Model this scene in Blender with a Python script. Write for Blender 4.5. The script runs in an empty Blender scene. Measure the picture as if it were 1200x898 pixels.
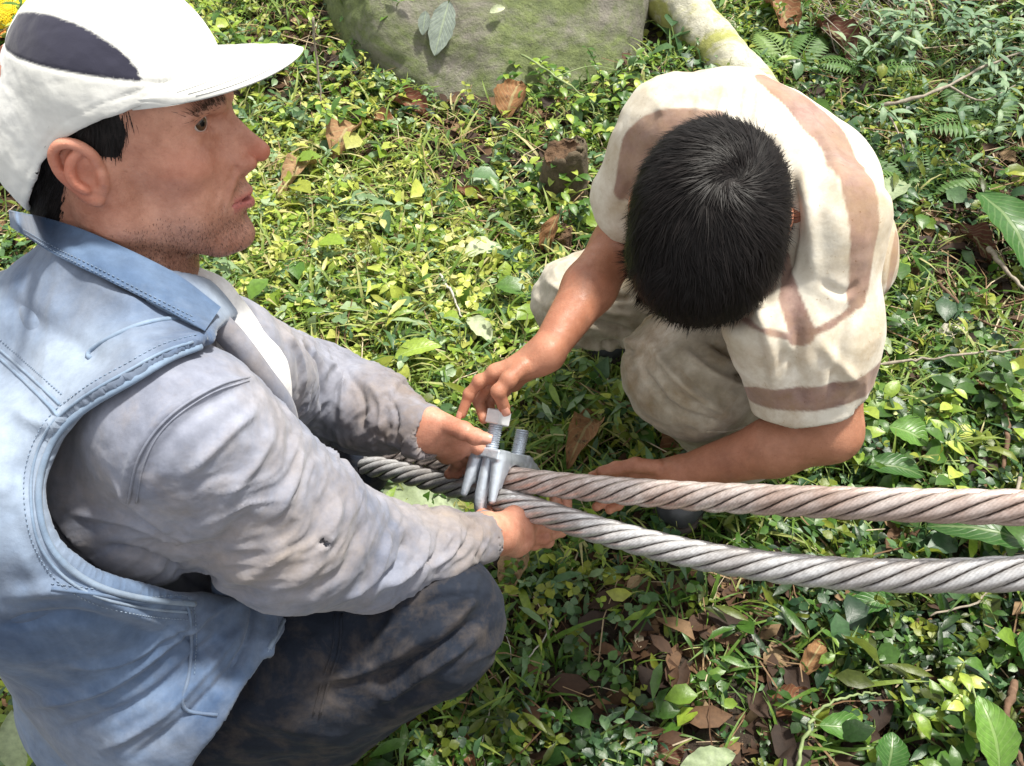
import bpy, math, random
import numpy as np
from mathutils import Vector, Matrix
from mathutils.bvhtree import BVHTree

rng = np.random.default_rng(7)
random.seed(7)

# ------------------------------------------------------------------ camera
FPX = 1050.0
PITCH = math.radians(50)
CAM = np.array([0.0, 0.0, 1.4])
FW = np.array([0, math.cos(PITCH), -math.sin(PITCH)])
UP = np.array([0, math.sin(PITCH), math.cos(PITCH)])
RT = np.array([1.0, 0, 0])
scene = bpy.context.scene
cd = bpy.data.cameras.new('camera')
cam = bpy.data.objects.new('camera', cd)
scene.collection.objects.link(cam)
cam.location = CAM
cam.rotation_euler = (math.radians(90) - PITCH, 0, 0)
cd.sensor_width = 36.0
cd.lens = FPX / 1200 * 36
cd.clip_start = 0.02
cd.clip_end = 200
scene.camera = cam

# ------------------------------------------------------------------ light
SUN_EL, SUN_AZ = math.radians(66), math.radians(52)     # azimuth measured from +Y towards +X
w = bpy.data.worlds.new('World')
scene.world = w
w.use_nodes = True
nt = w.node_tree
bg = nt.nodes['Background']
sky = nt.nodes.new('ShaderNodeTexSky')
sky.sky_type = 'NISHITA'
sky.sun_disc = False
sky.sun_elevation = SUN_EL
sky.sun_rotation = SUN_AZ
sky.air_density = 1.0
sky.dust_density = 4.0
sky.ozone_density = 1.0
# thin bright cloud veil over the blue sky
tcw = nt.nodes.new('ShaderNodeTexCoord')
cln = nt.nodes.new('ShaderNodeTexNoise'); cln.inputs['Scale'].default_value = 2.2; cln.inputs['Detail'].default_value = 6
nt.links.new(tcw.outputs['Generated'], cln.inputs['Vector'])
clr = nt.nodes.new('ShaderNodeValToRGB')
clr.color_ramp.elements[0].position = .30; clr.color_ramp.elements[0].color = (.45, .45, .45, 1)
clr.color_ramp.elements[1].position = .62; clr.color_ramp.elements[1].color = (.92, .92, .92, 1)
nt.links.new(cln.outputs['Fac'], clr.inputs[0])
clm = nt.nodes.new('ShaderNodeMix'); clm.data_type = 'RGBA'
nt.links.new(clr.outputs[0], clm.inputs[0]); nt.links.new(sky.outputs[0], clm.inputs[6]); clm.inputs[7].default_value = (6.6, 6.5, 6.3, 1)
nt.links.new(clm.outputs[2], bg.inputs[0])
bg.inputs[1].default_value = 0.115
sl = bpy.data.lights.new('sun', 'SUN')
sl.energy = 4.5
sl.angle = math.radians(6)
sl.color = (1.0, 0.96, 0.87)
so = bpy.data.objects.new('sun', sl)
scene.collection.objects.link(so)
sd = Vector((math.sin(SUN_AZ) * math.cos(SUN_EL), math.cos(SUN_AZ) * math.cos(SUN_EL), math.sin(SUN_EL)))
so.rotation_euler = sd.to_track_quat('Z', 'Y').to_euler()
so.location = (0, 0, 6)
scene.view_settings.view_transform = 'Standard'
scene.view_settings.look = 'None'
scene.view_settings.exposure = 0.80
scene.view_settings.gamma = 1.0
scene.view_settings.use_curve_mapping = False
scene.cycles.max_bounces = 5
scene.cycles.transparent_max_bounces = 4
scene.cycles.use_denoising = True

# ------------------------------------------------------------------ maths helpers
def A(*v): return np.array(v, float)
def W(px, py, d):
    """point seen at (px, py) of the 1200x898 photograph, d metres along the view axis"""
    return CAM + d * (FW + (px - 600) / FPX * RT + (449 - py) / FPX * UP)
def proj(P):
    q = np.atleast_2d(P) - CAM
    d = q @ FW
    return np.stack([600 + FPX * (q @ RT) / d, 449 - FPX * (q @ UP) / d, d], 1)
def nrm(v):
    v = np.asarray(v, float)
    return v / (np.linalg.norm(v, axis=-1, keepdims=True) + 1e-12)
def sstep(a, b, x):
    t = np.clip((x - a) / (b - a), 0, 1)
    return t * t * (3 - 2 * t)

def _h(i, j, k, s):
    n = (i * 73856093) ^ (j * 19349663) ^ (k * 83492791) ^ (s * 2654435 + 12345)
    n = (n ^ (n >> 13)) * 1274126177
    n = n & 0x7fffffff
    n = (n ^ (n >> 16)) & 0xffff
    return n / 65535.0
def vnoise(P, s=0):
    P = np.atleast_2d(P)
    I = np.floor(P).astype(np.int64)
    f = P - I
    f = f * f * (3 - 2 * f)
    r = 0
    for a in (0, 1):
        for b in (0, 1):
            for c in (0, 1):
                wt = (f[:, 0] if a else 1 - f[:, 0]) * (f[:, 1] if b else 1 - f[:, 1]) * (f[:, 2] if c else 1 - f[:, 2])
                r = r + wt * _h(I[:, 0] + a, I[:, 1] + b, I[:, 2] + c, s)
    return r * 2 - 1
def fbm(P, o=4, s=0):
    r = 0; a = 1; t = 0
    for i in range(o):
        r = r + a * vnoise(P * 2 ** i + i * 17.3, s + i); t += a; a *= .5
    return r / t

def smin(a, b, k):
    h = np.maximum(k - np.abs(a - b), 0) / k
    return np.minimum(a, b) - h * h * k * .25

class Sdf:
    """signed distance sculpture: smooth unions and cuts of tapered capsules and ellipsoids"""
    def __init__(s):
        s.o = []; s.R = np.eye(3); s.t = np.zeros(3); s.s = 1.0
    def frame(s, R=None, t=None, sc=1.0):
        s.R = np.eye(3) if R is None else R
        s.t = np.zeros(3) if t is None else t
        s.s = sc
        return s
    def x(s, p): return s.R @ (np.asarray(p, float) * s.s) + s.t
    def cap(s, a, b, ra, rb, k=.02, op='u'):
        a = s.x(a); b = s.x(b); ra *= s.s; rb *= s.s
        ab = b - a; L = ab @ ab + 1e-12
        def f(p):
            q = p - a
            t = np.clip(q @ ab / L, 0, 1)
            return np.linalg.norm(q - t[:, None] * ab, axis=1) - (ra + (rb - ra) * t)
        s.o.append((op, k * s.s, f, (a + b) / 2, math.sqrt(L) / 2 + max(ra, rb)))
        return s
    def chain(s, pts, k=.02, op='u'):
        for a, b in zip(pts[:-1], pts[1:]):
            s.cap(a[:3], b[:3], a[3], b[3], k, op)
        return s
    def ell(s, c, r, k=.02, op='u', R=None):
        c = s.x(c); r = np.asarray(r, float) * s.s
        M = s.R if R is None else s.R @ R
        def f(p):
            q = (p - c) @ M
            k0 = np.linalg.norm(q / r, axis=1); k1 = np.linalg.norm(q / (r * r), axis=1) + 1e-9
            return k0 * (k0 - 1) / k1
        s.o.append((op, k * s.s, f, c, max(r)))
        return s
    def fn(s, f, c, rad, k=.004, op='i'):
        s.o.append((op, k, f, np.asarray(c, float), rad)); return s
    def __call__(s, P, margin=None):
        D = np.full(len(P), .6)
        for op, k, f, c, rad in s.o:
            if margin is None or op == 'i': m = slice(None)
            else:
                m = np.nonzero(((P - c) ** 2).sum(1) < (rad + margin + k) ** 2)[0]
                if not len(m): continue
            v = f(P[m])
            if op == 'u': D[m] = smin(D[m], v, k)
            elif op == 's': D[m] = -smin(-D[m], v, k)
            else: D[m] = -smin(-D[m], -v, k)
        return D

def extract(S, lo, hi, h, L=5, newton=2):
    lo = np.asarray(lo, float); hi = np.asarray(hi, float)
    size = h * 2 ** L
    n = np.ceil((hi - lo) / size).astype(int)
    I = np.stack(np.meshgrid(*[np.arange(m) for m in n], indexing='ij'), -1).reshape(-1, 3)
    while True:
        P = lo + (I + .5) * size
        d = S(P, size * 1.8 + .01)
        I = I[np.abs(d) < size * 1.15 + .004 * (size > h)]
        if size <= h * 1.001: break
        size /= 2
        I = (I[:, None, :] * 2 + np.array([[a, b, c] for a in (0, 1) for b in (0, 1) for c in (0, 1)])[None]).reshape(-1, 3)
    B = 1 << 20
    code = lambda J: (J[:, 0] * B + J[:, 1]) * B + J[:, 2]
    off = np.array([[a, b, c] for a in (0, 1) for b in (0, 1) for c in (0, 1)])
    I = I[np.argsort(code(I))]
    cc = code(I)
    allc = (cc[:, None] + code(off)[None]).ravel()
    u, inv = np.unique(allc, return_inverse=True)
    K = np.stack([u // (B * B), (u // B) % B, u % B], 1)
    D = S(lo + K * h, h * 3 + .01)
    cd_ = D[inv].reshape(-1, 8)
    sgn = cd_ < 0
    act = sgn.any(1) & ~sgn.all(1)
    I = I[act]; cd_ = cd_[act]; sgn = sgn[act]; cc = cc[act]
    acc = np.zeros((len(I), 3)); cnt = np.zeros(len(I))
    for e0 in range(8):
        for ax in range(3):
            bit = 4 >> ax
            if e0 & bit: continue
            e1 = e0 | bit
            m = sgn[:, e0] != sgn[:, e1]
            t = cd_[m, e0] / (cd_[m, e0] - cd_[m, e1] + 1e-15)
            acc[m] += off[e0] + t[:, None] * (off[e1] - off[e0])
            cnt[m] += 1
    V = lo + (I + acc / cnt[:, None]) * h
    F = []
    for ax in range(3):
        e = np.zeros(3, int); e[ax] = 1
        bx, cx = (ax + 1) % 3, (ax + 2) % 3
        ob = np.zeros((1, 3), int); ob[0, bx] = 1
        oc = np.zeros((1, 3), int); oc[0, cx] = 1
        i1 = 4 >> ax
        m = np.nonzero(sgn[:, 0] != sgn[:, i1])[0]
        kb = code(ob)[0]; kc = code(oc)[0]
        ids = []; ok = np.ones(len(m), bool)
        for dlt in (0, -kb, -kb - kc, -kc):
            tgt = cc[m] + dlt
            p = np.clip(np.searchsorted(cc, tgt), 0, len(cc) - 1)
            ok &= cc[p] == tgt
            ids.append(p)
        Q = np.stack(ids, 1)
        fl = ~sgn[m, 0]
        Q[fl] = Q[fl][:, ::-1]
        F.append(Q[ok])
    F = np.concatenate(F)
    e = h * .3
    T = np.array([[1, -1, -1], [-1, -1, 1], [-1, 1, -1], [1, 1, 1]]) * e
    N = None
    for it in range(newton + 1):
        g = 0
        for t in T: g = g + t[None] * S(V + t, h * 3 + .01)[:, None]
        N = nrm(g)
        if it < newton:
            V = V - N * np.clip(S(V, h * 3 + .01), -h * .7, h * .7)[:, None]
    return V, F, N

# ------------------------------------------------------------------ object helpers
COL = scene.collection
WORLD = {}
def mesh(name, V, F, mats=None, smooth=True, attrs=None, mi=None):
    me = bpy.data.meshes.new(name)
    V = np.asarray(V, np.float32)
    if isinstance(F, np.ndarray):
        nf, c = F.shape
        me.vertices.add(len(V)); me.vertices.foreach_set('co', V.ravel())
        me.loops.add(nf * c); me.loops.foreach_set('vertex_index', F.astype(np.int32).ravel())
        me.polygons.add(nf)
        me.polygons.foreach_set('loop_start', np.arange(0, nf * c, c, dtype=np.int32))
        me.polygons.foreach_set('loop_total', np.full(nf, c, np.int32))
        if mi is not None: me.polygons.foreach_set('material_index', np.asarray(mi, np.int32))
        me.update(calc_edges=True)
    else:
        me.from_pydata(V.tolist(), [], [list(f) for f in F])
        if mi is not None: me.polygons.foreach_set('material_index', np.asarray(mi, np.int32))
    me.polygons.foreach_set('use_smooth', np.full(len(me.polygons), smooth))
    for k, v in (attrs or {}).items():
        a = me.attributes.new(k, 'FLOAT', 'POINT')
        a.data.foreach_set('value', np.asarray(v, np.float32))
    for m in (mats if isinstance(mats, (list, tuple)) else [mats]):
        if m is not None: me.materials.append(m)
    me.validate()
    return me
def obj(name, V, F, mats, parent=None, origin=None, smooth=True, attrs=None, mi=None):
    """link one mesh object; vertices are given in world space"""
    V = np.asarray(V, float)
    if parent is not None: org = WORLD[parent.name]
    elif origin is not None: org = np.asarray(origin, float)
    else: org = A(V[:, 0].mean(), V[:, 1].mean(), V[:, 2].min())
    o = bpy.data.objects.new(name, mesh(name, V - org, F, mats, smooth, attrs, mi))
    COL.objects.link(o)
    if parent is not None: o.parent = parent
    else: o.location = org
    WORLD[o.name] = org
    return o
def empty(name, loc):
    o = bpy.data.objects.new(name, None); COL.objects.link(o)
    o.location = loc; WORLD[o.name] = np.asarray(loc, float)
    return o
def tag(o, label=None, cat=None, group=None, kind=None):
    if label: o['label'] = label
    if cat: o['category'] = cat
    if group: o['group'] = group
    if kind: o['kind'] = kind
    return o
def bvh(V, F): return BVHTree.FromPolygons(V.tolist(), F.tolist())
def onsurf(B, pts, fallback=None):
    """3D points where the sight lines through photo points meet the surface"""
    out = []
    for p in pts:
        d = W(p[0], p[1], 1.0) - CAM; d /= np.linalg.norm(d)
        h = B.ray_cast(Vector(CAM), Vector(d))
        if h[0] is not None: out.append(np.array(h[0]))
    return np.array(out)
def resample(P, step):
    P = np.asarray(P, float)
    s = np.r_[0, np.cumsum(np.linalg.norm(np.diff(P, axis=0), axis=1))]
    n = max(2, int(s[-1] / step) + 1)
    t = np.linspace(0, s[-1], n)
    return np.stack([np.interp(t, s, P[:, i]) for i in range(P.shape[1])], 1)
def catmull(P, n=8):
    P = np.asarray(P, float)
    Q = np.vstack([2 * P[0] - P[1], P, 2 * P[-1] - P[-2]])
    out = []
    for i in range(1, len(Q) - 2):
        for t in np.linspace(0, 1, n, endpoint=False):
            a, b, c, d = Q[i - 1], Q[i], Q[i + 1], Q[i + 2]
            out.append(.5 * (2 * b + (c - a) * t + (2 * a - 5 * b + 4 * c - d) * t * t + (3 * b - a - 3 * c + d) * t ** 3))
    out.append(P[-1])
    return np.array(out)
def dist_curve(V, P):
    """distance to polyline P, and how far along it (0..1)"""
    best = np.full(len(V), 9.0); par = np.zeros(len(V))
    if len(P) < 2: return best, par
    c = P.mean(0); r = np.linalg.norm(P - c, axis=1).max() + .08
    m = np.nonzero(((V - c) ** 2).sum(1) < r * r)[0]
    v = V[m]; b = best[m]; pr = par[m]; n = len(P) - 1
    for i in range(n):
        a = P[i]; ab = P[i + 1] - a
        t = np.clip((v - a) @ ab / (ab @ ab + 1e-12), 0, 1)
        d = np.linalg.norm(v - a - t[:, None] * ab, axis=1)
        k = d < b
        b[k] = d[k]; pr[k] = (i + t[k]) / n
    best[m] = b; par[m] = pr
    return best, par
def folds(V, F, N, curves):
    """press creases into a cloth surface: (photo points, width m, height m) each"""
    B = bvh(V, F)
    D = np.zeros(len(V))
    for c in curves:
        P = onsurf(B, catmull(c[0], 5))
        if len(P) < 2: continue
        d, t = dist_curve(V, P)
        g = np.exp(-(d / c[1]) ** 2) * np.clip(np.sin(np.pi * np.clip(t, .0, 1)) * 1.6 + .15, 0, 1)
        D += c[2] * g
    return V + N * D[:, None]
def tube(P, r, n=8, closed_ends=True, flat=None):
    """swept tube along P; r scalar or per point"""
    P = np.asarray(P, float); m = len(P)
    r = np.broadcast_to(r, (m,))
    T = nrm(np.gradient(P, axis=0))
    up = A(0, 0, 1) if abs(T[0][2]) < .9 else A(1, 0, 0)
    V = []
    u = nrm(np.cross(T[0], up))
    for i in range(m):
        u = nrm(u - T[i] * (u @ T[i])); v = np.cross(T[i], u)
        a = np.linspace(0, 2 * np.pi, n, endpoint=False)
        V.append(P[i] + r[i] * (np.cos(a)[:, None] * u + np.sin(a)[:, None] * v))
    V = np.concatenate(V)
    F = []
    for i in range(m - 1):
        for j in range(n):
            F.append([i * n + j, i * n + (j + 1) % n, (i + 1) * n + (j + 1) % n, (i + 1) * n + j])
    if closed_ends:
        k = len(V)
        V = np.vstack([V, P[0], P[-1]])
        for j in range(n):
            F.append([k, (j + 1) % n, j, k]); F.append([k + 1, (m - 1) * n + j, (m - 1) * n + (j + 1) % n, k + 1])
    return V, F
def fix(F): return [[f[0]] + [b for a, b in zip(f[:-1], f[1:]) if a != b and b != f[0]] for f in F]
def joinm(parts):
    V = []; F = []; k = 0
    for v, f in parts:
        V.append(v); F += [[i + k for i in q] for q in f]; k += len(v)
    return np.vstack(V), F

# ------------------------------------------------------------------ material helpers
def mat(name):
    m = bpy.data.materials.new(name); m.use_nodes = True
    return m, m.node_tree, m.node_tree.nodes['Principled BSDF']
def N_(nt, t, **kw):
    n = nt.nodes.new(t)
    for k, v in kw.items():
        if k in n.inputs.keys(): n.inputs[k].default_value = v
        else: setattr(n, k, v)
    return n
def noise(nt, sc, det=5, rough=.6, vec=None, dist=0.0):
    n = nt.nodes.new('ShaderNodeTexNoise')
    n.inputs['Scale'].default_value = sc; n.inputs['Detail'].default_value = det
    n.inputs['Roughness'].default_value = rough; n.inputs['Distortion'].default_value = dist
    if vec is None:
        tc = nt.nodes.new('ShaderNodeTexCoord'); vec = tc.outputs['Object']
    nt.links.new(vec, n.inputs['Vector'])
    return n.outputs['Fac']
def ramp(nt, fac, stops, interp='LINEAR'):
    r = nt.nodes.new('ShaderNodeValToRGB')
    r.color_ramp.interpolation = interp
    el = r.color_ramp.elements
    while len(el) < len(stops): el.new(.5)
    for e, (p, c) in zip(el, stops):
        e.position = p
        e.color = tuple(c) + (1,) if not np.isscalar(c) else (c, c, c, 1)
    nt.links.new(fac, r.inputs[0])
    return r.outputs[0]
def mix(nt, fac, a, b, mode='MIX'):
    m = nt.nodes.new('ShaderNodeMix'); m.data_type = 'RGBA'; m.blend_type = mode
    for i, v in ((0, fac), (6, a), (7, b)):
        if isinstance(v, (int, float)): m.inputs[i].default_value = v
        elif isinstance(v, tuple): m.inputs[i].default_value = v + (1,)
        else: nt.links.new(v, m.inputs[i])
    return m.outputs[2]
def math_(nt, op, a, b=0.0):
    m = nt.nodes.new('ShaderNodeMath'); m.operation = op
    for i, v in ((0, a), (1, b)):
        if isinstance(v, (int, float)): m.inputs[i].default_value = v
        else: nt.links.new(v, m.inputs[i])
    return m.outputs[0]
def attr(nt, name):
    a = nt.nodes.new('ShaderNodeAttribute'); a.attribute_name = name
    return a.outputs['Fac']
def bump(nt, bs, h, strength=.4, dist=.002, prev=None):
    b = nt.nodes.new('ShaderNodeBump')
    b.inputs['Strength'].default_value = strength; b.inputs['Distance'].default_value = dist
    nt.links.new(h, b.inputs['Height'])
    if prev is not None: nt.links.new(prev, b.inputs['Normal'])
    nt.links.new(b.outputs[0], bs.inputs['Normal'])
    return b.outputs[0]
def scaled(nt, sx, sy, sz):
    tc = nt.nodes.new('ShaderNodeTexCoord'); mp = nt.nodes.new('ShaderNodeMapping')
    mp.inputs['Scale'].default_value = (sx, sy, sz)
    nt.links.new(tc.outputs['Object'], mp.inputs[0])
    return mp.outputs[0]

def cloth_mat(name, lo, hi, dirt, dirt_amt=.5, weave=900, dirt_scale=5, contrast=(.35, .65), rough=.9, fine=.35, sheen=.15, fade=None, soil=None):
    m, nt, b = mat(name)
    c = ramp(nt, noise(nt, 7, 6, .62, dist=.6), [(contrast[0], lo), (contrast[1], hi)])
    f = ramp(nt, noise(nt, dirt_scale, 8, .68, dist=.3), [(.45, 0.0), (.68, dirt_amt)])
    c = mix(nt, f, c, dirt)
    if fade is not None: c = mix(nt, math_(nt, 'MULTIPLY', attr(nt, 'fade'), .75), c, fade)
    if soil is not None: c = mix(nt, math_(nt, 'MULTIPLY', attr(nt, 'grime'), ramp(nt, noise(nt, 28, 6, .7), [(.30, .35), (.65, 1.0)])), c, soil)
    sp = ramp(nt, noise(nt, 60, 4, .7), [(.3, (1 - fine * .5,) * 3), (.7, (1 + fine * .3,) * 3)])
    c = mix(nt, 1.0, c, sp, 'MULTIPLY')
    nt.links.new(c, b.inputs['Base Color'])
    b.inputs['Roughness'].default_value = rough
    b.inputs['Sheen Weight'].default_value = sheen
    b.inputs['Sheen Roughness'].default_value = .5
    b.inputs['Specular IOR Level'].default_value = .15
    p = bump(nt, b, noise(nt, 16, 4, .55), .6, .005)
    p = bump(nt, b, noise(nt, 90, 3, .6), .35, .0012, p)
    bump(nt, b, noise(nt, weave, 2, .5), .35, .0004, p)
    return m
def simple_mat(name, lo, hi, scale=20, rough=.7, bs=.3, bd=.002, spec=.3, metal=0.0, bscale=None):
    m, nt, b = mat(name)
    n = noise(nt, scale, 6, .65, dist=.5)
    nt.links.new(ramp(nt, n, [(.3, lo), (.7, hi)]), b.inputs['Base Color'])
    b.inputs['Roughness'].default_value = rough
    b.inputs['Specular IOR Level'].default_value = spec
    b.inputs['Metallic'].default_value = metal
    bump(nt, b, noise(nt, bscale or scale * 3, 5, .6), bs, bd)
    return m
# ------------------------------------------------------------------ skin, hair and eye materials
def skin_mat(name, lo, hi):
    m, nt, b = mat(name)
    c = ramp(nt, noise(nt, 16, 7, .72), [(.36, lo), (.64, hi)])
    c = mix(nt, ramp(nt, noise(nt, 230, 3, .7), [(.60, 0.0), (.72, .35)]), c, (.22, .08, .045))
    c = mix(nt, attr(nt, 'lip'), c, (.48, .15, .125))
    c = mix(nt, attr(nt, 'red'), c, (.52, .15, .09))
    st = math_(nt, 'MULTIPLY', attr(nt, 'stubble'), ramp(nt, noise(nt, 420, 2, .6), [(.35, .35), (.6, 1.0)]))
    c = mix(nt, st, c, (.085, .055, .048))
    mo = math_(nt, 'MULTIPLY', ramp(nt, noise(nt, 14, 6, .7), [(.52, 0.0), (.75, .5)]), attr(nt, 'grime'))
    c = mix(nt, mo, c, (.12, .07, .045))
    nt.links.new(c, b.inputs['Base Color'])
    rr_ = ramp(nt, noise(nt, 90, 4, .7), [(.35, (.42, .42, .42)), (.65, (.70, .70, .70))]); nt.links.new(rr_, b.inputs['Roughness'])
    b.inputs['Specular IOR Level'].default_value = .5
    b.inputs['Subsurface Weight'].default_value = .12
    b.inputs['Subsurface Radius'].default_value = (.012, .005, .003)
    b.inputs['Subsurface Scale'].default_value = .6
    p = bump(nt, b, noise(nt, 55, 5, .65), .35, .0018)
    vo = nt.nodes.new('ShaderNodeTexVoronoi'); vo.inputs['Scale'].default_value = 520; tcv = nt.nodes.new('ShaderNodeTexCoord'); nt.links.new(tcv.outputs['Object'], vo.inputs['Vector'])
    p = bump(nt, b, vo.outputs['Distance'], .35, .0006, p)
    bump(nt, b, noise(nt, 900, 3, .6), .3, .0004, p)
    return m
M_SKIN_MAN = skin_mat('tanned_skin', (.36, .145, .088), (.60, .305, .21))
M_SKIN_BOY = skin_mat('brown_skin', (.27, .112, .062), (.43, .20, .12))
def hair_mat():
    m, nt, b = mat('dark_hair')
    c = ramp(nt, attr(nt, 'rnd'), [(0, (.0025, .002, .002)), (1, (.010, .0075, .007))])
    nt.links.new(c, b.inputs['Base Color'])
    b.inputs['Roughness'].default_value = .5
    b.inputs['Specular IOR Level'].default_value = .16
    return m
M_HAIR = hair_mat()
M_SCALP = simple_mat('hair_base', (.008, .006, .006), (.02, .016, .015), 300, .7, .6, .002)
M_NAIL = simple_mat('fingernail', (.50, .24, .17), (.56, .28, .205), 60, .3, .1, .001, .5)
M_EYEW = simple_mat('eye_white', (.46, .38, .34), (.56, .50, .46), 40, .2, .0, .0, .5)
M_IRIS = simple_mat('iris_brown', (.05, .025, .012), (.09, .045, .02), 400, .15, 0, 0, .5)
M_PUPIL = simple_mat('pupil_black', (.004, .004, .004), (.006, .006, .006), 40, .08, 0, 0, .6)
M_DENIM = cloth_mat('faded_denim', (.045, .078, .15), (.130, .185, .285), (.24, .25, .27), .55, 1100, 4, fade=(.30, .36, .45))
M_DENIM_SEAM = cloth_mat('denim_seam', (.12, .18, .27), (.23, .30, .40), (.25, .25, .25), .4, 1400, 9)
M_DENIM_DARK = cloth_mat('denim_collar', (.06, .10, .18), (.12, .18, .28), (.25, .25, .25), .3, 1100, 6)
M_SHIRT = cloth_mat('grey_blue_shirt', (.135, .15, .20), (.26, .275, .335), (.30, .25, .21), .75, 1200, 5, soil=(.20, .145, .10))
M_NAVY = cloth_mat('navy_trousers', (.009, .012, .020), (.020, .026, .040), (.12, .095, .075), .42, 900, 20, sheen=.03)
M_WHITE = cloth_mat('white_cotton', (.62, .62, .62), (.78, .78, .77), (.6, .57, .5), .3, 1300, 6)
M_CAP = cloth_mat('off_white_cap', (.58, .585, .565), (.72, .72, .69), (.48, .48, .44), .5, 1500, 9, fine=.12)
def cap_panel():
    m = M_CAP.copy(); nt = m.node_tree; b = nt.nodes['Principled BSDF']
    c = b.inputs['Base Color'].links[0].from_socket
    nt.links.new(mix(nt, attr(nt, 'panel'), c, (.030, .030, .048)), b.inputs['Base Color'])
    return m
M_CAP2 = cap_panel()
M_CAPSEAM = cloth_mat('cap_thread', (.46, .46, .43), (.56, .56, .53), (.4, .4, .38))
M_CAPNAVY = cloth_mat('navy_mesh', (.035, .035, .075), (.07, .07, .12), (.1, .1, .13), .3, 1800, 9)
M_KHAKI = cloth_mat('khaki_trousers', (.25, .215, .155), (.52, .48, .40), (.19, .125, .055), .9, 900, 11)
M_BOOT = simple_mat('black_rubber', (.022, .024, .028), (.05, .052, .058), 18, .35, .35, .002, .5)
M_SOLE = simple_mat('boot_sole', (.02, .018, .016), (.06, .045, .035), 30, .8, .5, .002)
M_SOCK = simple_mat('dark_sock', (.012, .012, .014), (.03, .03, .034), 60, .95, .5, .002)

# ------------------------------------------------------------------ anatomy builders
def head_sdf(S, R, t, sc=1.0, ears=True):
    """x forward, y left, z up; the ear canals at (0, +-.073, 0)"""
    S.frame(R, t, sc)
    S.ell((-.012, 0, .045), (.094, .074, .084), .03)
    S.ell((.035, 0, .050), (.052, .060, .052), .03)
    S.ell((.040, 0, -.015), (.048, .056, .072), .03)
    for y in (-1, 1):
        S.ell((.060, y * .043, -.004), (.026, .022, .020), .018)
        S.cap((.000, y * .056, -.050), (.070, y * .022, -.088), .017, .015, .025)
        S.cap((.0, y * .06, .0), (.0, y * .056, -.05), .014, .016, .02)
        S.ell((.058, y * .034, -.045), (.022, .022, .028), .02)
    S.ell((.082, 0, -.090), (.018, .020, .016), .016)
    S.ell((.074, 0, -.048), (.026, .030, .030), .016)
    for y in (-1, 1):
        S.ell((.094, y * .034, .033), (.016, .021, .015), .010, 's')
    for y in (-1, 1):
        S.cap((.090, y * .012, .042), (.076, y * .048, .043), .0085, .007, .010)
    S.cap((.088, 0, .036), (.101, 0, .012), .0075, .0065, .008)
    S.cap((.101, 0, .014), (.1175, 0, -.006), .0065, .0098, .006)
    for y in (-1, 1):
        S.cap((.086, y * .008, .022), (.102, y * .011, -.010), .0080, .0085, .008)
        S.ell((.083, y * .020, -.016), (.013, .012, .018), .012)
        S.ell((.1070, y * .0140, -.0120), (.0105, .0070, .0085), .0028)
        S.cap((.100, y * .018, -.016), (.086, y * .032, -.042), .003, .003, .010)
    S.cap((.108, 0, -.018), (.100, 0, -.026), .005, .005, .006)
    for y in (-1, 1):
        S.ell((.1105, y * .0062, -.0235), (.0050, .0033, .0040), .003, 's')
        # eyelids round the ball
        S.ell((.0715, y * .0335, .0325), (.0158, .0160, .0150), .004)
        S.ell((.0870, y * .0355, .0320), (.0180, .0130, .0068), .0022, 's')
        # bag under the eye
        S.cap((.084, y * .022, .0185), (.076, y * .045, .0210), .0024, .002, .006)
        S.cap((.087, y * .024, .0425), (.079, y * .046, .0420), .0024, .002, .004)
        # lips
        S.cap((.1000, y * .003, -.0455), (.0880, y * .0225, -.0488), .0044, .0026, .005)
        S.cap((.0985, 0, -.0570), (.0870, y * .0200, -.0515), .0056, .0028, .005)
        S.cap((.1070, 0, -.0508), (.0910, y * .0240, -.0500), .0026, .0013, .0018, 's')
    S.cap((.098, 0, -.068), (.098, 0, -.070), .003, .003, .01, 's')
    S.ell((.100, 0, -.0512), (.010, .013, .0022), .0015, 's')
    for y in (-1, 1):
        S.chain([(.1000, y * .0230, -.014, .0014), (.0930, y * .0330, -.030, .0016), (.0850, y * .0360, -.048, .0012)], .005, 's')
        S.chain([(.0700, y * .0580, .034, .0010), (.0600, y * .0640, .038, .0008)], .003, 's')
        S.chain([(.0700, y * .0590, .026, .0010), (.0590, y * .0650, .024, .0008)], .003, 's')
    S.cap((.1060, 0, -.030), (.1045, 0, -.040), .0012, .0022, .005, 's')
    if ears:
        for y in (-1, 1):
            Re = np.array([[math.cos(.3), 0, -math.sin(.3)], [0, 1, 0], [math.sin(.3), 0, math.cos(.3)]])
            S.ell((-.012, y * .0785, .006), (.0185, .0055, .0275), .006, R=Re)
            hx = [(.003, .010), (.001, .022), (-.008, .031), (-.020, .032), (-.029, .022), (-.029, .006), (-.022, -.008), (-.013, -.017), (-.006, -.021)]
            P = []
            for i, (a, c) in enumerate(hx):
                u = i / 8
                P.append((a, y * (.0790 + .0085 * math.sin(min(1, u * 1.25) * math.pi)), c, .0036 if i < 7 else .0050))
            S.chain([tuple(v_) for v_ in catmull(P, 4)], .003)
            S.ell((-.006, y * .087, .001), (.0095, .0080, .0115), .004, 's')
            S.ell((-.018, y * .090, .014), (.0060, .0055, .0120), .004, 's', R=Re)
            S.chain([tuple(v_) for v_ in catmull([(-.008, y * .0835, .024, .0022), (-.015, y * .0860, .018, .0026), (-.019, y * .0870, .008, .0028), (-.017, y * .0868, -.003, .0026), (-.010, y * .0850, -.010, .0026)], 4)], .004)
            S.cap((.004, y * .0805, .003), (.003, y * .0805, -.004), .0035, .003, .004)
    S.frame()
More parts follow.
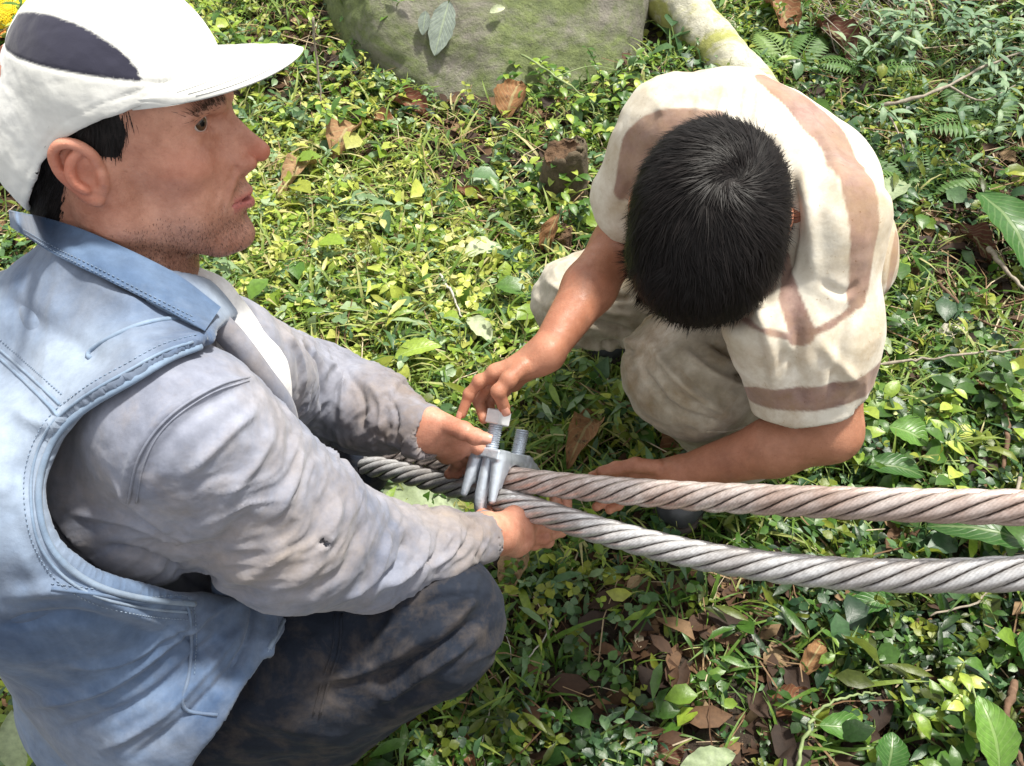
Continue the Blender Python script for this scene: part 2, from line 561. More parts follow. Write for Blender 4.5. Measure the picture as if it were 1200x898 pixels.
def head_attrs(V, R, t, sc=1.0):
    q = ((V - t) @ R) / sc
    x, y, z = q.T
    ya = np.abs(y)
    near = np.linalg.norm(q, axis=1) < .2
    lipline = .0455 + .0045 * (ya / .023) ** 2
    lip = np.exp(-((z + .0515) / .0075) ** 4) * (ya < .0235) * (x > .082) * np.exp(-(np.maximum(0, .094 - x - .3 * ya) / .01) ** 2)
    red = .75 * np.exp(-(((x - .118) / .016) ** 2 + (y / .016) ** 2 + ((z + .010) / .013) ** 2))
    red += .55 * np.exp(-(((x + .014) / .026) ** 2 + ((ya - .088) / .010) ** 2 + ((z - .006) / .036) ** 2))
    red += .28 * np.exp(-(((x - .068) / .03) ** 2 + ((ya - .05) / .03) ** 2 + ((z + .005) / .02) ** 2))
    stub = .55 * sstep(-.035, -.075, z) * sstep(-.02, .02, x) * (z > -.14) * sstep(.02, .05, x + ya * .6)
    stub += .30 * np.exp(-((z + .036) / .006) ** 2) * (ya < .026) * (x > .09)
    stub *= .75
    brow = np.exp(-((z - (.0445 + .003 * np.cos((ya - .03) * 90))) / .0042) ** 2) * sstep(.010, .016, ya) * sstep(.056, .045, ya) * (x > .06)
    stub = np.clip(stub + .45 * brow, 0, 1)
    return [np.where(near, a, 0) for a in (lip, red, stub)]
def eyes(R, t, sc, gaze, parent):
    g = nrm(R @ nrm(A(*gaze)))
    for y in (-1, 1):
        c = R @ (A(.0720, y * .0335, .0325) * sc) + t
        a1 = nrm(np.cross(g, A(0, 0, 1))); a2 = np.cross(g, a1)
        V = []; F = []; mi = []
        rings = [0, .12, .22, .34, .48, .52, .7, .9, 1.2, 1.6, 2.0, 2.5, 3.14159]
        n = 28
        for th in rings:
            for j in range(n):
                f = 2 * math.pi * j / n
                rr = .0130 * sc * (1 + (.03 if th < .4 else 0))
                V.append(c + rr * (math.cos(th) * g + math.sin(th) * (math.cos(f) * a1 + math.sin(f) * a2)))
        for i in range(len(rings) - 1):
            for j in range(n):
                F.append([i * n + j, (i + 1) * n + j, (i + 1) * n + (j + 1) % n, i * n + (j + 1) % n])
                mi.append(2 if i < 2 else 1 if i < 5 else 0)
        obj('eye', np.array(V), np.array(F), [M_EYEW, M_IRIS, M_PUPIL], parent, mi=mi)
def finger(S, pts, r0, r1, k=.0035):
    n = len(pts)
    P = [tuple(p) + (r0 + (r1 - r0) * i / (n - 1),) for i, p in enumerate(pts)]
    S.chain(P, k)
    for p in P[1:-1]:
        S.cap(p[:3], p[:3], p[3] * 1.07, p[3] * 1.07, k)
def palm(S, wrist, mcps, r, rw, k=.012):
    for m in mcps: S.cap(wrist, m, rw, r, k)
    for a, b in zip(mcps[:-1], mcps[1:]): S.cap(a, b, r, r, k)
def strands(roots, normals, flow, length, width, name, parent, seg=4, lift=.12, curl=.25):
    """short hair as many tapered ribbons following a flow field"""
    n = len(roots)
    d = nrm(flow - normals * (flow * normals).sum(1)[:, None])
    L = length * (.7 + .6 * rng.random(n))
    jit = rng.normal(0, .10, (n, 3))
    d = nrm(d + jit)
    lf = lift * (.5 + 1.2 * rng.random(n))
    side = nrm(np.cross(d, normals))
    V = np.zeros((n, seg + 1, 2, 3))
    P = roots + normals * .0005
    dirn = nrm(d + normals * lf[:, None])
    for i in range(seg + 1):
        wd = width * (1 - (i / seg) ** 1.5 * .9)
        V[:, i, 0] = P - side * wd / 2; V[:, i, 1] = P + side * wd / 2
        P = P + dirn * (L / seg)[:, None]
        dirn = nrm(dirn - normals * (lf * curl * 2)[:, None] / seg + rng.normal(0, .03, (n, 3)))
    idx = np.arange(n * (seg + 1) * 2).reshape(n, seg + 1, 2)
    F = np.stack([idx[:, :-1, 0], idx[:, :-1, 1], idx[:, 1:, 1], idx[:, 1:, 0]], -1).reshape(-1, 4)
    r = np.repeat(rng.random(n), (seg + 1) * 2)
    return obj(name, V.reshape(-1, 3), F, M_HAIR, parent, attrs={'rnd': r})
def sample_surface(V, F, n, keep=None):
    T = np.vstack([F[:, [0, 1, 2]], F[:, [0, 2, 3]]])
    a = np.linalg.norm(np.cross(V[T[:, 1]] - V[T[:, 0]], V[T[:, 2]] - V[T[:, 0]]), axis=1)
    if keep is not None: a = a * keep(V[T].mean(1))
    ix = rng.choice(len(T), n, p=a / a.sum())
    u, v = rng.random(n), rng.random(n)
    k = u + v > 1; u[k] = 1 - u[k]; v[k] = 1 - v[k]
    t = T[ix]
    P = V[t[:, 0]] + u[:, None] * (V[t[:, 1]] - V[t[:, 0]]) + v[:, None] * (V[t[:, 2]] - V[t[:, 0]])
    Nn = nrm(np.cross(V[t[:, 1]] - V[t[:, 0]], V[t[:, 2]] - V[t[:, 0]]))
    return P, Nn
def seam(name, B, pts, parent, m, r=.0022, h=.001):
    P = onsurf(B, catmull(pts, 6))
    if len(P) < 3: return
    P = resample(P, .006)
    for _ in range(2): P[1:-1] = (P[:-2] + 2 * P[1:-1] + P[2:]) / 4
    P = P + nrm(CAM - P) * h * .3
    V, F = tube(P, r, 6)
    obj(name, V, fix(F), m, parent)

def stitches(B, pts, parent, m, step=.0044, r=.00045):
    P = onsurf(B, catmull(pts, 6))
    if len(P) < 3: return
    P = resample(P, step / 2)
    for _ in range(3): P[1:-1] = (P[:-2] + 2 * P[1:-1] + P[2:]) / 4
    P = P + nrm(CAM - P) * .0009
    parts = [tube(np.array([P[i], (P[i] + P[i + 1]) / 2 + nrm(CAM - P[i]) * .0005, P[i + 1]]), r, 5) for i in range(0, len(P) - 1, 2)]
    V, F = joinm(parts)
    obj('stitching', V, fix(F), m, parent)

# ================================================================== THE MAN
HR = np.array([[1.0, -.01, .01], [.007, .967, .253], [-.012, -.253, .967]])
HR = np.linalg.qr(HR)[0] * np.sign(np.diag(np.linalg.qr(HR)[1]))
HT = A(-.351, .698, .9105)
H = lambda *p: HR @ A(*p) + HT
nb = A(-.385, .655, .785)                                # neck base
shR, elR, wrR = W(212, 500, .79), W(346, 624, .91), W(564, 630, 1.10)
foR = W(432, 648, .985)
shL, elL, wrL = W(262, 424, .99), W(372, 458, 1.27), W(497, 505, 1.15)
hipR, kneR, ankR = A(-.46, .43, .27), W(508, 728, 1.06), A(-.39, .38, .08)
hipL, kneL, ankL = A(-.53, .62, .27), A(-.27, .86, .22), A(-.50, .98, .08)

S = Sdf()
head_sdf(S, HR, HT)
def under_cap(p):
    q = (p - HT) @ HR
    k0 = np.linalg.norm((q - A(.005, 0, .060)) / A(.082, .082, .079), axis=1)
    return np.where(q[:, 2] > .085, (k0 - 1) * .08, -1.0)
S.fn(under_cap, HT, 1, .004, 'i')
S.cap(H(-.025, 0, -.02), nb, .056, .058, .03)
S.cap(H(-.02, -.055, -.035), nb + A(.045, -.035, -.02), .015, .012, .015)
S.cap(H(.005, 0, -.055), nb + A(.018, 0, -.01), .036, .040, .03)
S.cap(nb, A(-.385, .57, .62), .045, .085, .05)
S.cap(shR + A(-.03, .02, -.03), shL + A(-.03, 0, -.02), .038, .038, .05)
S.cap(nb, shR, .032, .045, .04); S.cap(nb + A(0, 0, -.02), shL, .030, .040, .04)
S.cap(A(-.385, .57, .62), A(-.5, .52, .3), .085, .10, .05)
S.chain([tuple(shR) + (.05,), tuple(elR) + (.036,), tuple(foR) + (.034,), tuple(wrR) + (.0235,)], .02)
S.chain([tuple(shL) + (.05,), tuple(elL) + (.038,), tuple(wrL) + (.024,)], .02)
S.chain([tuple(hipR) + (.08,), tuple(kneR) + (.05,), tuple(ankR) + (.035,)], .02)
S.chain([tuple(hipL) + (.08,), tuple(kneL) + (.05,), tuple(ankL) + (.035,)], .02)
for a, d in ((ankR, A(.08, -.01, -.04)), (ankL, A(.06, -.04, -.04))):
    S.cap(a, a + d, .033, .026, .02)
# right hand: palm up under the clamp, fingers curling behind the cables
m1, m2, m3, m4 = W(603, 606, 1.150), W(612, 618, 1.160), W(612, 632, 1.165), W(604, 640, 1.165)
palm(S, wrR, [m1, m2, m3, m4], .0125, .021)
S.cap(W(572, 618, 1.10), W(590, 622, 1.13), .018, .016, .014)
finger(S, [m1, W(634, 604, 1.185), W(652, 594, 1.215), W(650, 582, 1.225)], .0098, .0076)
finger(S, [m2, W(640, 617, 1.195), W(663, 603, 1.225), W(664, 588, 1.235)], .0100, .0078)
finger(S, [m3, W(637, 630, 1.195), W(657, 622, 1.235), W(662, 606, 1.25)], .0098, .0076)
finger(S, [m4, W(626, 637, 1.195), W(642, 635, 1.23), W(650, 622, 1.25)], .0088, .0070)
finger(S, [W(574, 614, 1.13), W(566, 607, 1.155), W(570, 600, 1.185), W(580, 594, 1.20)], .0115, .0086)
# left hand: back of the hand up, thumb along the saddle, fingers wrapped under the cables
l1, l2, l3, l4 = W(541, 509, 1.150), W(540, 519, 1.165), W(533, 526, 1.18), W(524, 531, 1.19)
palm(S, wrL, [l1, l2, l3, l4], .0125, .021)
S.cap(W(506, 494, 1.135), W(530, 502, 1.135), .018, .014, .014)
finger(S, [W(522, 497, 1.13), W(543, 505, 1.118), W(557, 512, 1.112), W(568, 514, 1.110)], .0125, .0082)
finger(S, [l1, W(560, 524, 1.165), W(566, 536, 1.19), W(558, 545, 1.20)], .0095, .0076)
finger(S, [l2, W(556, 530, 1.185), W(556, 543, 1.21), W(548, 552, 1.215)], .0098, .0078)
finger(S, [l3, W(548, 536, 1.20), W(545, 549, 1.225), W(536, 555, 1.225)], .0095, .0076)
finger(S, [l4, W(536, 541, 1.205), W(532, 552, 1.225), W(526, 556, 1.225)], .0085, .0068)
V, F, N = extract(S, (-.75, .2, -.02), (.2, 1.15, 1.12), .0021)
lip, red, stub = head_attrs(V, HR, HT)
hand = (np.linalg.norm(V - wrR, axis=1) < .13) | (np.linalg.norm(V - wrL, axis=1) < .13)
man = obj('person', V, F, M_SKIN_MAN, origin=(-.35, .55, 0), attrs={'lip': lip, 'red': red + .10 * hand, 'stubble': stub, 'grime': .35 + .75 * hand})
tag(man, 'man in white cap and faded denim vest squatting and holding the clamp with both hands', 'person', 'people working on the cable')
eyes(HR, HT, 1.0, (.80, -.46, .06), man)
def face_hair(V, F, wgt, n, flow, L, wd, name, parent, lift=.3):
    T = F[:, 0]
    P, Nn = sample_surface(V, F, n, lambda c: np.where(True, np.interp(np.arange(len(c)), np.arange(len(c)), np.r_[wgt[F[:, 0]], wgt[F[:, 0]]]), 0))
    cen = HT if parent is man else BT
    Nn = Nn * np.sign(((P - cen) * Nn).sum(1))[:, None]
    strands(P, Nn, np.broadcast_to(flow, P.shape).copy(), L, wd, name, parent, 2, lift)
ql = (V - HT) @ HR
bw = np.exp(-((ql[:, 2] - (.0460 + .002 * np.cos((np.abs(ql[:, 1]) - .03) * 90))) / .0030) ** 2) * sstep(.010, .016, np.abs(ql[:, 1])) * sstep(.056, .048, np.abs(ql[:, 1])) * (ql[:, 0] > .06)
face_hair(V, F, bw, 420, HR @ A(-.8, 0, .25), .0065, .00036, 'eyebrows', man)
sw = np.where(stub > .05, stub, 0) * (ql[:, 2] < -.02)
face_hair(V, F, sw, 3200, HR @ A(-.3, 0, -.9), .0022, .00030, 'stubble', man, .7)
# ---- thumbnails of the nails
def nail(tip, prev, out, r, parent):
    ax = nrm(tip - prev); n = nrm(out - ax * (out @ ax)); s = np.cross(ax, n)
    V = []; F = []
    for i in range(7):
        for j in range(7):
            u = (i / 6 - .35) * r * 1.9; a = (j / 6 - .5) * 1.75
            rr = r * (1.035 if 0 < i < 6 and 0 < j < 6 else .97)
            rr *= 1 - .12 * max(0, i / 6 - .6) ** 2 * 6
            V.append(tip + ax * u + (n * math.cos(a) + s * math.sin(a)) * rr)
    for i in range(6):
        for j in range(6): F.append([i * 7 + j, i * 7 + j + 1, i * 7 + j + 8, i * 7 + j + 7])
    obj('fingernail', np.array(V), np.array(F), M_NAIL, parent)

nail(W(568, 514, 1.110), W(557, 512, 1.112), nrm(CAM - W(568, 514, 1.1)) + A(0, 0, .3), .0082, man)

# ---- hair under the cap
Sh = Sdf()
Sh.frame(HR, HT)
Sh.ell((-.014, 0, .045), (.100, .0785, .090), .02)
Sh.cap((-.055, 0, -.02), (-.055, 0, -.05), .055, .050, .02)
Sh.frame()
def hair_region(p):
    q = (p - HT) @ HR
    x, y, z = q.T; ya = np.abs(y)
    front = x - (.036 - .25 * np.maximum(0, -z + .03))         # in front of the temple line is bare
    edge = np.interp(z, [-.07, -.014, -.010, .012, .045], [-.030, -.020, .002, .017, .036])
    low = -.062 - z
    return np.maximum(np.maximum(x - edge, low), z - np.interp(x, [-.13, -.10, -.07, -.045, -.015, .02, .06], [-.070, -.062, -.024, .011, .037, .053, .063]) - .016)
Sh.fn(hair_region, HT, .2, .004, 'i')
V, F, N = extract(Sh, H(-.15, 0, 0) - .15, H(.05, 0, 0) + .17, .0025)
hair = obj('hair', V, F, M_SCALP, man)
P, Nn = sample_surface(V, F, 5200)
q = (P - HT) @ HR
flow = np.stack([-.55 + .4 * (q[:, 0] > .0), np.zeros(len(P)), -np.ones(len(P)) * .9], 1) @ HR.T
cen = HR @ A(-.02, 0, .03) + HT
Nn = Nn * np.sign(((P - cen) * Nn).sum(1))[:, None]
strands(P, Nn, flow, .013, .0008, 'hair_strands', hair, 3, .25)

# ---- cap
def cap_edge(x): return np.interp(x, [-.13, -.10, -.07, -.045, -.015, .02, .06, .12], [-.070, -.062, -.024, .011, .037, .053, .063, .069])
Sc = Sdf(); Sc.frame(HR, HT)
Sc.ell((.005, 0, .060), (.0895, .0895, .087), .01)
Sc.ell((-.048, 0, .002), (.071, .0815, .080), .03)
Sc.frame()
outer = [o for o in Sc.o]
def cap_inner(p):
    d = np.full(len(p), .6)
    for op, k, f, c, rad in outer: d = smin(d, f(p), k)
    return -(d + .0056)
Sc.fn(cap_inner, HT, .3, .001, 'i')
def cap_low(p):
    q = (p - HT) @ HR
    return cap_edge(q[:, 0]) - q[:, 2]
Sc.fn(cap_low, HT, .3, .002, 'i')
V, F, N = extract(Sc, H(-.02, 0, .04) - .19, H(-.02, 0, .04) + .19, .0022)
q = (V - HT) @ HR
side = np.abs(q[:, 1])
# seams and soft wrinkles in the fabric
wr = .0016 * fbm(q * A(38, 38, 60), 3) * sstep(.10, -.02, q[:, 2]) + .0008 * fbm(q * 90, 2, 5)
for s0 in (0.0,):
    wr -= .0010 * np.exp(-((q[:, 1]) / .0016) ** 2) * (q[:, 2] > .07)
ang = np.arctan2(q[:, 2] - .060, q[:, 0] + .01)
seamz = .092 - .12 * (q[:, 0] + .02) - 2.2 * (q[:, 0] + .02) ** 2 * .4
wr -= .0009 * np.exp(-((q[:, 2] - seamz) / .0016) ** 2) * (q[:, 0] < .085)
hem = cap_edge(q[:, 0]) + .012
wr -= .0007 * np.exp(-((q[:, 2] - hem) / .0014) ** 2)
V = V + N * wr[:, None]
# face-wise navy panel above the side seam
fq = q[F].mean(1)
fs = .092 - .12 * (fq[:, 0] + .02) - 2.2 * (fq[:, 0] + .02) ** 2 * .4
arc = .034 * np.sqrt(np.clip(1 - ((fq[:, 0] + .010) / .062) ** 2, 0, 1))
pan = (fq[:, 2] > fs) & (fq[:, 2] < fs + arc) & (np.abs(fq[:, 1]) > .03)
q = (V - HT) @ HR
fs = .092 - .12 * (q[:, 0] + .02) - 2.2 * (q[:, 0] + .02) ** 2 * .4
arc = .034 * np.sqrt(np.clip(1 - ((q[:, 0] + .010) / .062) ** 2, 0, 1)) - .03 * (np.abs(q[:, 0] + .010) > .062)
pnl = sstep(-.0009, .0009, np.minimum(q[:, 2] - fs, fs + arc - q[:, 2])) * (np.abs(q[:, 1]) > .03)
capo = obj('cap', V, F, M_CAP2, man, attrs={'panel': pnl})
# bill
V = []; ns, ntt = 41, 13
for layer in (0, 1):
    for i in range(ns):
        s = i / (ns - 1) * 2 - 1
        for j in range(ntt):
            t = j / (ntt - 1)
            yi = s * .0820; yo = s * .0850 * (1 - .10 * abs(s) ** 3)
            xi = .005 + .0880 * math.sqrt(max(0, 1 - (yi / .0895) ** 2))
            xo = xi + .074 * (max(0, 1 - abs(s) ** 2.6)) ** .75 + .001
            x = xi + (xo - xi) * t; y = yi + (yo - yi) * t
            z = .0710 + .006 * (1 - s * s) - 3.4 * y * y * (.36 + .64 * t) + .016 * t - .010 * t * t
            z = max(z, float(cap_edge(x)) - .001) if t < .05 else z
            e = .0016 * (1 - (max(0, t - .93) / .07) ** 2 * .6)
            V.append(H(x, y, z + (e if layer else -e)))
V = np.array(V); F = []
m = ns * ntt
for i in range(ns - 1):
    for j in range(ntt - 1):
        a = i * ntt + j
        F.append([a, a + 1, a + ntt + 1, a + ntt]); F.append([m + a, m + a + ntt, m + a + ntt + 1, m + a + 1])
for i in range(ns - 1):
    a = i * ntt + ntt - 1
    F.append([a, m + a, m + a + ntt, a + ntt])
    a = i * ntt
    F.append([a, a + ntt, m + a + ntt, m + a])
bill = obj('bill', V, np.array(F), M_CAP, capo)
for j in (3, 6, 9, 11):
    L_ = np.array([V[m + i * ntt + j] for i in range(3, ns - 3)]) + HR[:, 2] * .0003
    v_, f_ = tube(resample(L_, .003), .00042, 5)
    obj('stitching', v_, fix(f_), M_CAPSEAM, bill)

# ---- shirt (long sleeves)
def torso(S, g=0.0, k=.07):
    S.cap(A(-.47, .46, .27), A(-.53, .60, .27), .135 + g, .13 + g, k)
    S.cap(A(-.44, .47, .45), A(-.48, .62, .44), .125 + g, .12 + g, k)
    S.cap(A(-.375, .50, .66), A(-.40, .655, .62), .105 + g, .105 + g, k)
    S.cap(A(-.33, .52, .755), A(-.375, .62, .785), .058 + g, .052 + g, k)
    S.cap(A(-.41, .62, .72), W(-50, 450, .93), .075 + g, .085 + g, k)
    S.cap(A(-.385, .61, .770), A(-.36, .65, .66), .050 + g, .055 + g, k)
S = Sdf()
torso(S)
S.chain([tuple(shR) + (.076,), tuple(elR) + (.073,), tuple(foR) + (.053,), tuple(W(505, 642, 1.045)) + (.036,), tuple(wrR) + (.030,)], .035)
S.chain([tuple(shL) + (.066,), tuple(elL) + (.055,), tuple((elL + wrL) / 2) + (.043,), tuple(wrL) + (.034,)], .05)
for a, b, r in ((foR, wrR, .0255), (elL, wrL, .029)):
    d = nrm(b - a)
    S.cap(b - d * .02, b + d * .12, r, r, .004, 's')
S.cap(H(0, 0, -.1), nb, .058, .046, .01, 's')
V, F, N = extract(S, (-.75, .2, .05), (.15, 1.05, .98), .0028)
axR, axL = nrm(wrR - elR), nrm(wrL - elL)
def sleeve_wr(V, a, e, w_, amp):
    """diagonal drag folds along a sleeve"""
    out = np.zeros(len(V))
    for p0, p1, f0 in ((a, e, 1.0), (e, w_, 1.25)):
        ax = p1 - p0; L = np.linalg.norm(ax); ax = ax / L
        q = V - p0; t = q @ ax / L
        rad = q - (q @ ax)[:, None] * ax
        dist = np.linalg.norm(rad, axis=1)
        m = np.exp(-((t - .5) / .55) ** 4) * (dist < .14)
        u1 = nrm(np.cross(ax, A(0, 0, 1))); u2 = np.cross(ax, u1)
        th = np.arctan2(rad @ u2, rad @ u1)
        tw = fbm(np.stack([t * 3.5, np.cos(th) * 1.1, np.sin(th) * 1.1], 1), 3, 3)
        n = fbm(np.stack([t * 8 * f0 + tw * 1.6, np.cos(th + t * 1.5) * 1.2, np.sin(th + t * 1.5) * 1.2], 1), 3, 9)
        out += m * amp * (1 - 2.2 * np.abs(n)) * (.6 + .6 * t)
    return out
wr = sleeve_wr(V, shR, elR, wrR, .0052) + sleeve_wr(V, shL, elL, wrL, .0050) + .0018 * fbm(V * 22, 3, 4) + .0006 * (1 - 2.5 * np.abs(fbm(V * 48, 3, 14)))
V = V + N * wr[:, None]
CR = [([(300, 442), (250, 455), (190, 490), (155, 540), (145, 590)], .0045, .0035),
      ([(285, 455), (235, 480), (190, 525), (168, 575)], .006, -.003),
      ([(300, 480), (270, 505), (215, 560)], .006, .004), ([(320, 500), (300, 540), (260, 590)], .007, .004),
      ([(350, 520), (345, 560), (320, 610)], .008, .004), ([(330, 690), (370, 660), (390, 610), (395, 580)], .009, .005),
      ([(360, 700), (410, 660), (425, 610)], .008, -.004), ([(400, 705), (440, 670), (455, 620)], .008, .006),
      ([(425, 700), (465, 665), (478, 625)], .006, -.006), ([(450, 690), (490, 660), (500, 620)], .006, .006),
      ([(480, 675), (512, 650), (518, 618)], .005, -.005), ([(505, 665), (530, 645), (538, 618)], .005, .005),
      ([(535, 650), (548, 635), (552, 616)], .004, -.004), ([(556, 646), (562, 632), (563, 616)], .004, .003),
      ([(240, 690), (300, 670), (340, 640)], .010, .004), ([(180, 640), (250, 640), (300, 600)], .010, -.004),
      ([(378, 640), (382, 632)], .006, -.006),
      ([(330, 385), (350, 420), (355, 460)], .007, .005), ([(355, 400), (375, 430), (378, 480)], .006, -.005),
      ([(380, 418), (400, 450), (400, 495)], .007, .006), ([(405, 432), (425, 465), (425, 505)], .005, -.005),
      ([(428, 445), (447, 475), (445, 512)], .005, .005), ([(452, 458), (465, 485), (463, 517)], .003, -.004),
      ([(120, 640), (180, 655), (250, 690)], .006, -.006), ([(80, 600), (150, 610), (220, 640)], .006, .004),
      ([(130, 560), (170, 600), (230, 640)], .006, .004)]
CR = [(c_[0], c_[1] * .85, c_[2] * 1.35) for c_ in CR]
V = folds(V, F, N, CR)
Bs = bvh(V, F)
gs = np.maximum(sstep(.15, .02, np.linalg.norm(V - wrR, axis=1)), sstep(.16, .02, np.linalg.norm(V - wrL, axis=1))) * .75 + .25 * sstep(.25, .0, np.linalg.norm(V - elL, axis=1))
shirt = obj('shirt', V, F, M_SHIRT, man, attrs={'grime': gs})
seam('seam', Bs, [(302, 440), (255, 452), (198, 488), (163, 535), (150, 590)], shirt, M_SHIRT, .0013)
seam('seam', Bs, [(292, 446), (245, 462), (195, 498), (170, 540), (160, 590)], shirt, M_SHIRT, .0009)
# worn hole at the elbow
h0 = onsurf(Bs, [(378, 637)])[0]
n0 = nrm(CAM - h0)
V = []; F = []
for k in range(34):
    a = rng.random() * 6.28; r = .002 + .0055 * rng.random()
    u1 = nrm(np.cross(n0, A(0, 0, 1))); u2 = np.cross(n0, u1)
    d = math.cos(a) * u1 + math.sin(a) * u2
    p = h0 + n0 * .0006
    s = np.cross(n0, d) * .0005
    V += [p + d * .001 - s, p + d * .001 + s, p + d * r + s + n0 * .0015, p + d * r - s + n0 * .0015]
    F.append([4 * k, 4 * k + 1, 4 * k + 2, 4 * k + 3])
obj('frayed_hole', np.array(V), np.array(F), M_NAVY, shirt)

# white undershirt showing at the open front
S = Sdf()
S.chain([tuple(W(222, 326, .905)) + (.014,), tuple(W(248, 352, .915)) + (.018,), tuple(W(268, 388, .93)) + (.022,), tuple(W(300, 440, .95)) + (.026,), tuple(W(316, 495, .97)) + (.024,)], .03)
S.cap(A(-.37, .60, .68), A(-.36, .60, .60), .098, .105, .03)
S.cap(A(-.345, .60, .725), A(-.33, .62, .66), .052, .076, .03)
V, F, N = extract(S, (-.55, .4, .45), (-.1, .85, .95), .004)
V = V + N * (.002 * fbm(V * 40, 3, 2))[:, None]
obj('undershirt', V, F, M_WHITE, man)

# ---- denim vest: a shell over the torso with an armhole, hanging open at the front
def vest_outer(S, g):
    torso(S, g)
    S.ell(W(215, 800, 1.00), (.13, .12, .14), .06)
    S.ell(W(60, 640, .86), (.12, .11, .17), .06)
    S.cap(shR, A(-.37, .56, .76), .088, .062, .05)
S = Sdf()
vest_outer(S, .016)
vo = list(S.o)
def vest_in(p):
    d = np.full(len(p), .6)
    for op, k, f, c, rad in vo: d = smin(d, f(p), k)
    return -(d + .0065)
S.fn(vest_in, (-.4, .5, .5), 1, .001, 'i')
ARM = catmull([(246, 397), (205, 412), (160, 438), (112, 466), (76, 498), (55, 540), (50, 580), (58, 622), (80, 655), (118, 680), (170, 694), (232, 702), (300, 690), (372, 610), (400, 500), (352, 412), (292, 374), (262, 376), (246, 397)], 6)
def inpoly(px, py, poly):
    c = np.zeros(len(px), bool)
    x0, y0 = poly[:-1].T; x1, y1 = poly[1:].T
    for a, b, cc, d in zip(x0, y0, x1, y1):
        m = (b > py) != (d > py)
        c ^= m & (px < (cc - a) * (py - b) / (d - b + 1e-12) + a)
    return c
# the armhole rim as a 3D loop on the vest, cut through along the shoulder axis
Vv, Fv, Nv = extract(S, (-.85, .15, .0), (-.05, .95, .95), .0045)
Bv = bvh(Vv, Fv)
def onsurf_or(B, pts, dep):
    out = []
    for p in pts:
        h = onsurf(B, [p]); out.append(h[0] if len(h) else W(p[0], p[1], dep))
    return np.array(out)
RIM = onsurf_or(Bv, ARM, .93)
arm_c = RIM.mean(0)
sh_ax = nrm(nrm(arm_c - A(-.39, .60, .60)) + nrm(CAM - arm_c) * .9)
b1 = nrm(np.cross(sh_ax, A(0, 0, 1))); b2 = np.cross(sh_ax, b1)
rim2 = np.stack([(RIM - arm_c) @ b1, (RIM - arm_c) @ b2], 1)
def armhole(p):
    q = p - arm_c
    u, v, w_ = q @ b1, q @ b2, q @ sh_ax
    d = np.full(len(p), 9.0)
    for a, b in zip(rim2[:-1], rim2[1:]):
        ab = b - a
        t = np.clip(((u - a[0]) * ab[0] + (v - a[1]) * ab[1]) / (ab @ ab + 1e-12), 0, 1)
        d = np.minimum(d, np.hypot(u - a[0] - t * ab[0], v - a[1] - t * ab[1]))
    ins = inpoly(u, v, np.vstack([rim2, rim2[:1]]))
    d = np.where(ins, -d, d)
    return np.maximum(d, -w_ - .11)
S.fn(lambda p: -armhole(p), (-.4, .5, .5), 1, .003, 'i')
# neck opening and the open front
S.cap(H(.02, 0, -.04), nb + A(.02, 0, .0), .078, .064, .006, 's')
S.cap(H(.05, .02, -.10), A(-.31, .70, .72), .060, .060, .006, 's')
S.cap(shL + A(.03, .05, .0), shL + A(-.05, .0, -.1), .085, .085, .006, 's')
FR0, FR1 = W(350, 702, .93), W(246, 884, 1.03)
def front_cut(p):
    # hem line: plane through the eye's side of the front edge, tilted with the flap
    n = nrm(np.cross(FR1 - FR0, A(.25, .80, -.35)))
    if n @ A(1, 0, 0) < 0: n = -n
    d1 = (p - FR0) @ n
    return np.where(p[:, 2] < .62, d1, -1.0 + 0 * d1)
S.fn(front_cut, (-.4, .5, .5), 1, .004, 'i')
def low_hem(p):
    n = nrm(A(.30, -.25, 1.0))
    return -((p - A(-.45, .36, .215)) @ n)
S.fn(low_hem, (-.4, .5, .5), 1, .004, 'i')
V, F, N = extract(S, (-.85, .15, .0), (-.05, .95, 1.0), .0030)
wr = .006 * fbm(V * A(9, 9, 7), 3, 21) + .0050 * (1 - 2 * np.abs(fbm(V @ np.array([[12, 3, 0], [0, 10, 5], [4, 0, 5.]]), 3, 33)))
V = V + N * wr[:, None]
CV = [([(0, 700), (90, 690), (170, 720), (260, 745)], .010, .005), ([(0, 735), (90, 722), (190, 752)], .010, -.005),
      ([(20, 830), (130, 800), (240, 720), (290, 705)], .008, .006), ([(60, 860), (170, 820), (270, 730)], .007, -.006),
      ([(120, 880), (200, 830), (290, 730)], .006, .005), ([(150, 895), (230, 830), (300, 750)], .006, -.005),
      ([(80, 780), (150, 770), (230, 715)], .008, .005), ([(300, 690), (296, 740), (270, 800)], .006, -.007),
      ([(310, 690), (318, 740), (300, 800)], .006, .006), ([(120, 690), (180, 720), (230, 760), (245, 820)], .004, -.003),
      ([(0, 560), (25, 600), (40, 680)], .010, .005), ([(30, 520), (20, 600), (60, 690)], .008, -.004),
      ([(60, 290), (110, 330), (180, 370)], .012, .004), ([(0, 350), (60, 390), (130, 430)], .014, -.004),
      ([(10, 480), (60, 500), (80, 480)], .008, .004)]
CV = [(c_[0], c_[1] * .8, c_[2] * 1.35) for c_ in CV]
V = folds(V, F, N, CV)
Bv = bvh(V, F)
vest = obj('vest', V, F, M_DENIM, man, attrs={'fade': sstep(.66, .84, V[:, 2] + .05 * fbm(V * 9, 3, 44)) * sstep(-.3, .3, fbm(V * 7, 3, 45) + .15)})
seam('armhole_binding', Bv, [(236, 406), (200, 420), (155, 447), (108, 474), (70, 505), (50, 545), (45, 585), (53, 628), (76, 662), (116, 688), (170, 702), (228, 708)], vest, M_DENIM_SEAM, .0030)
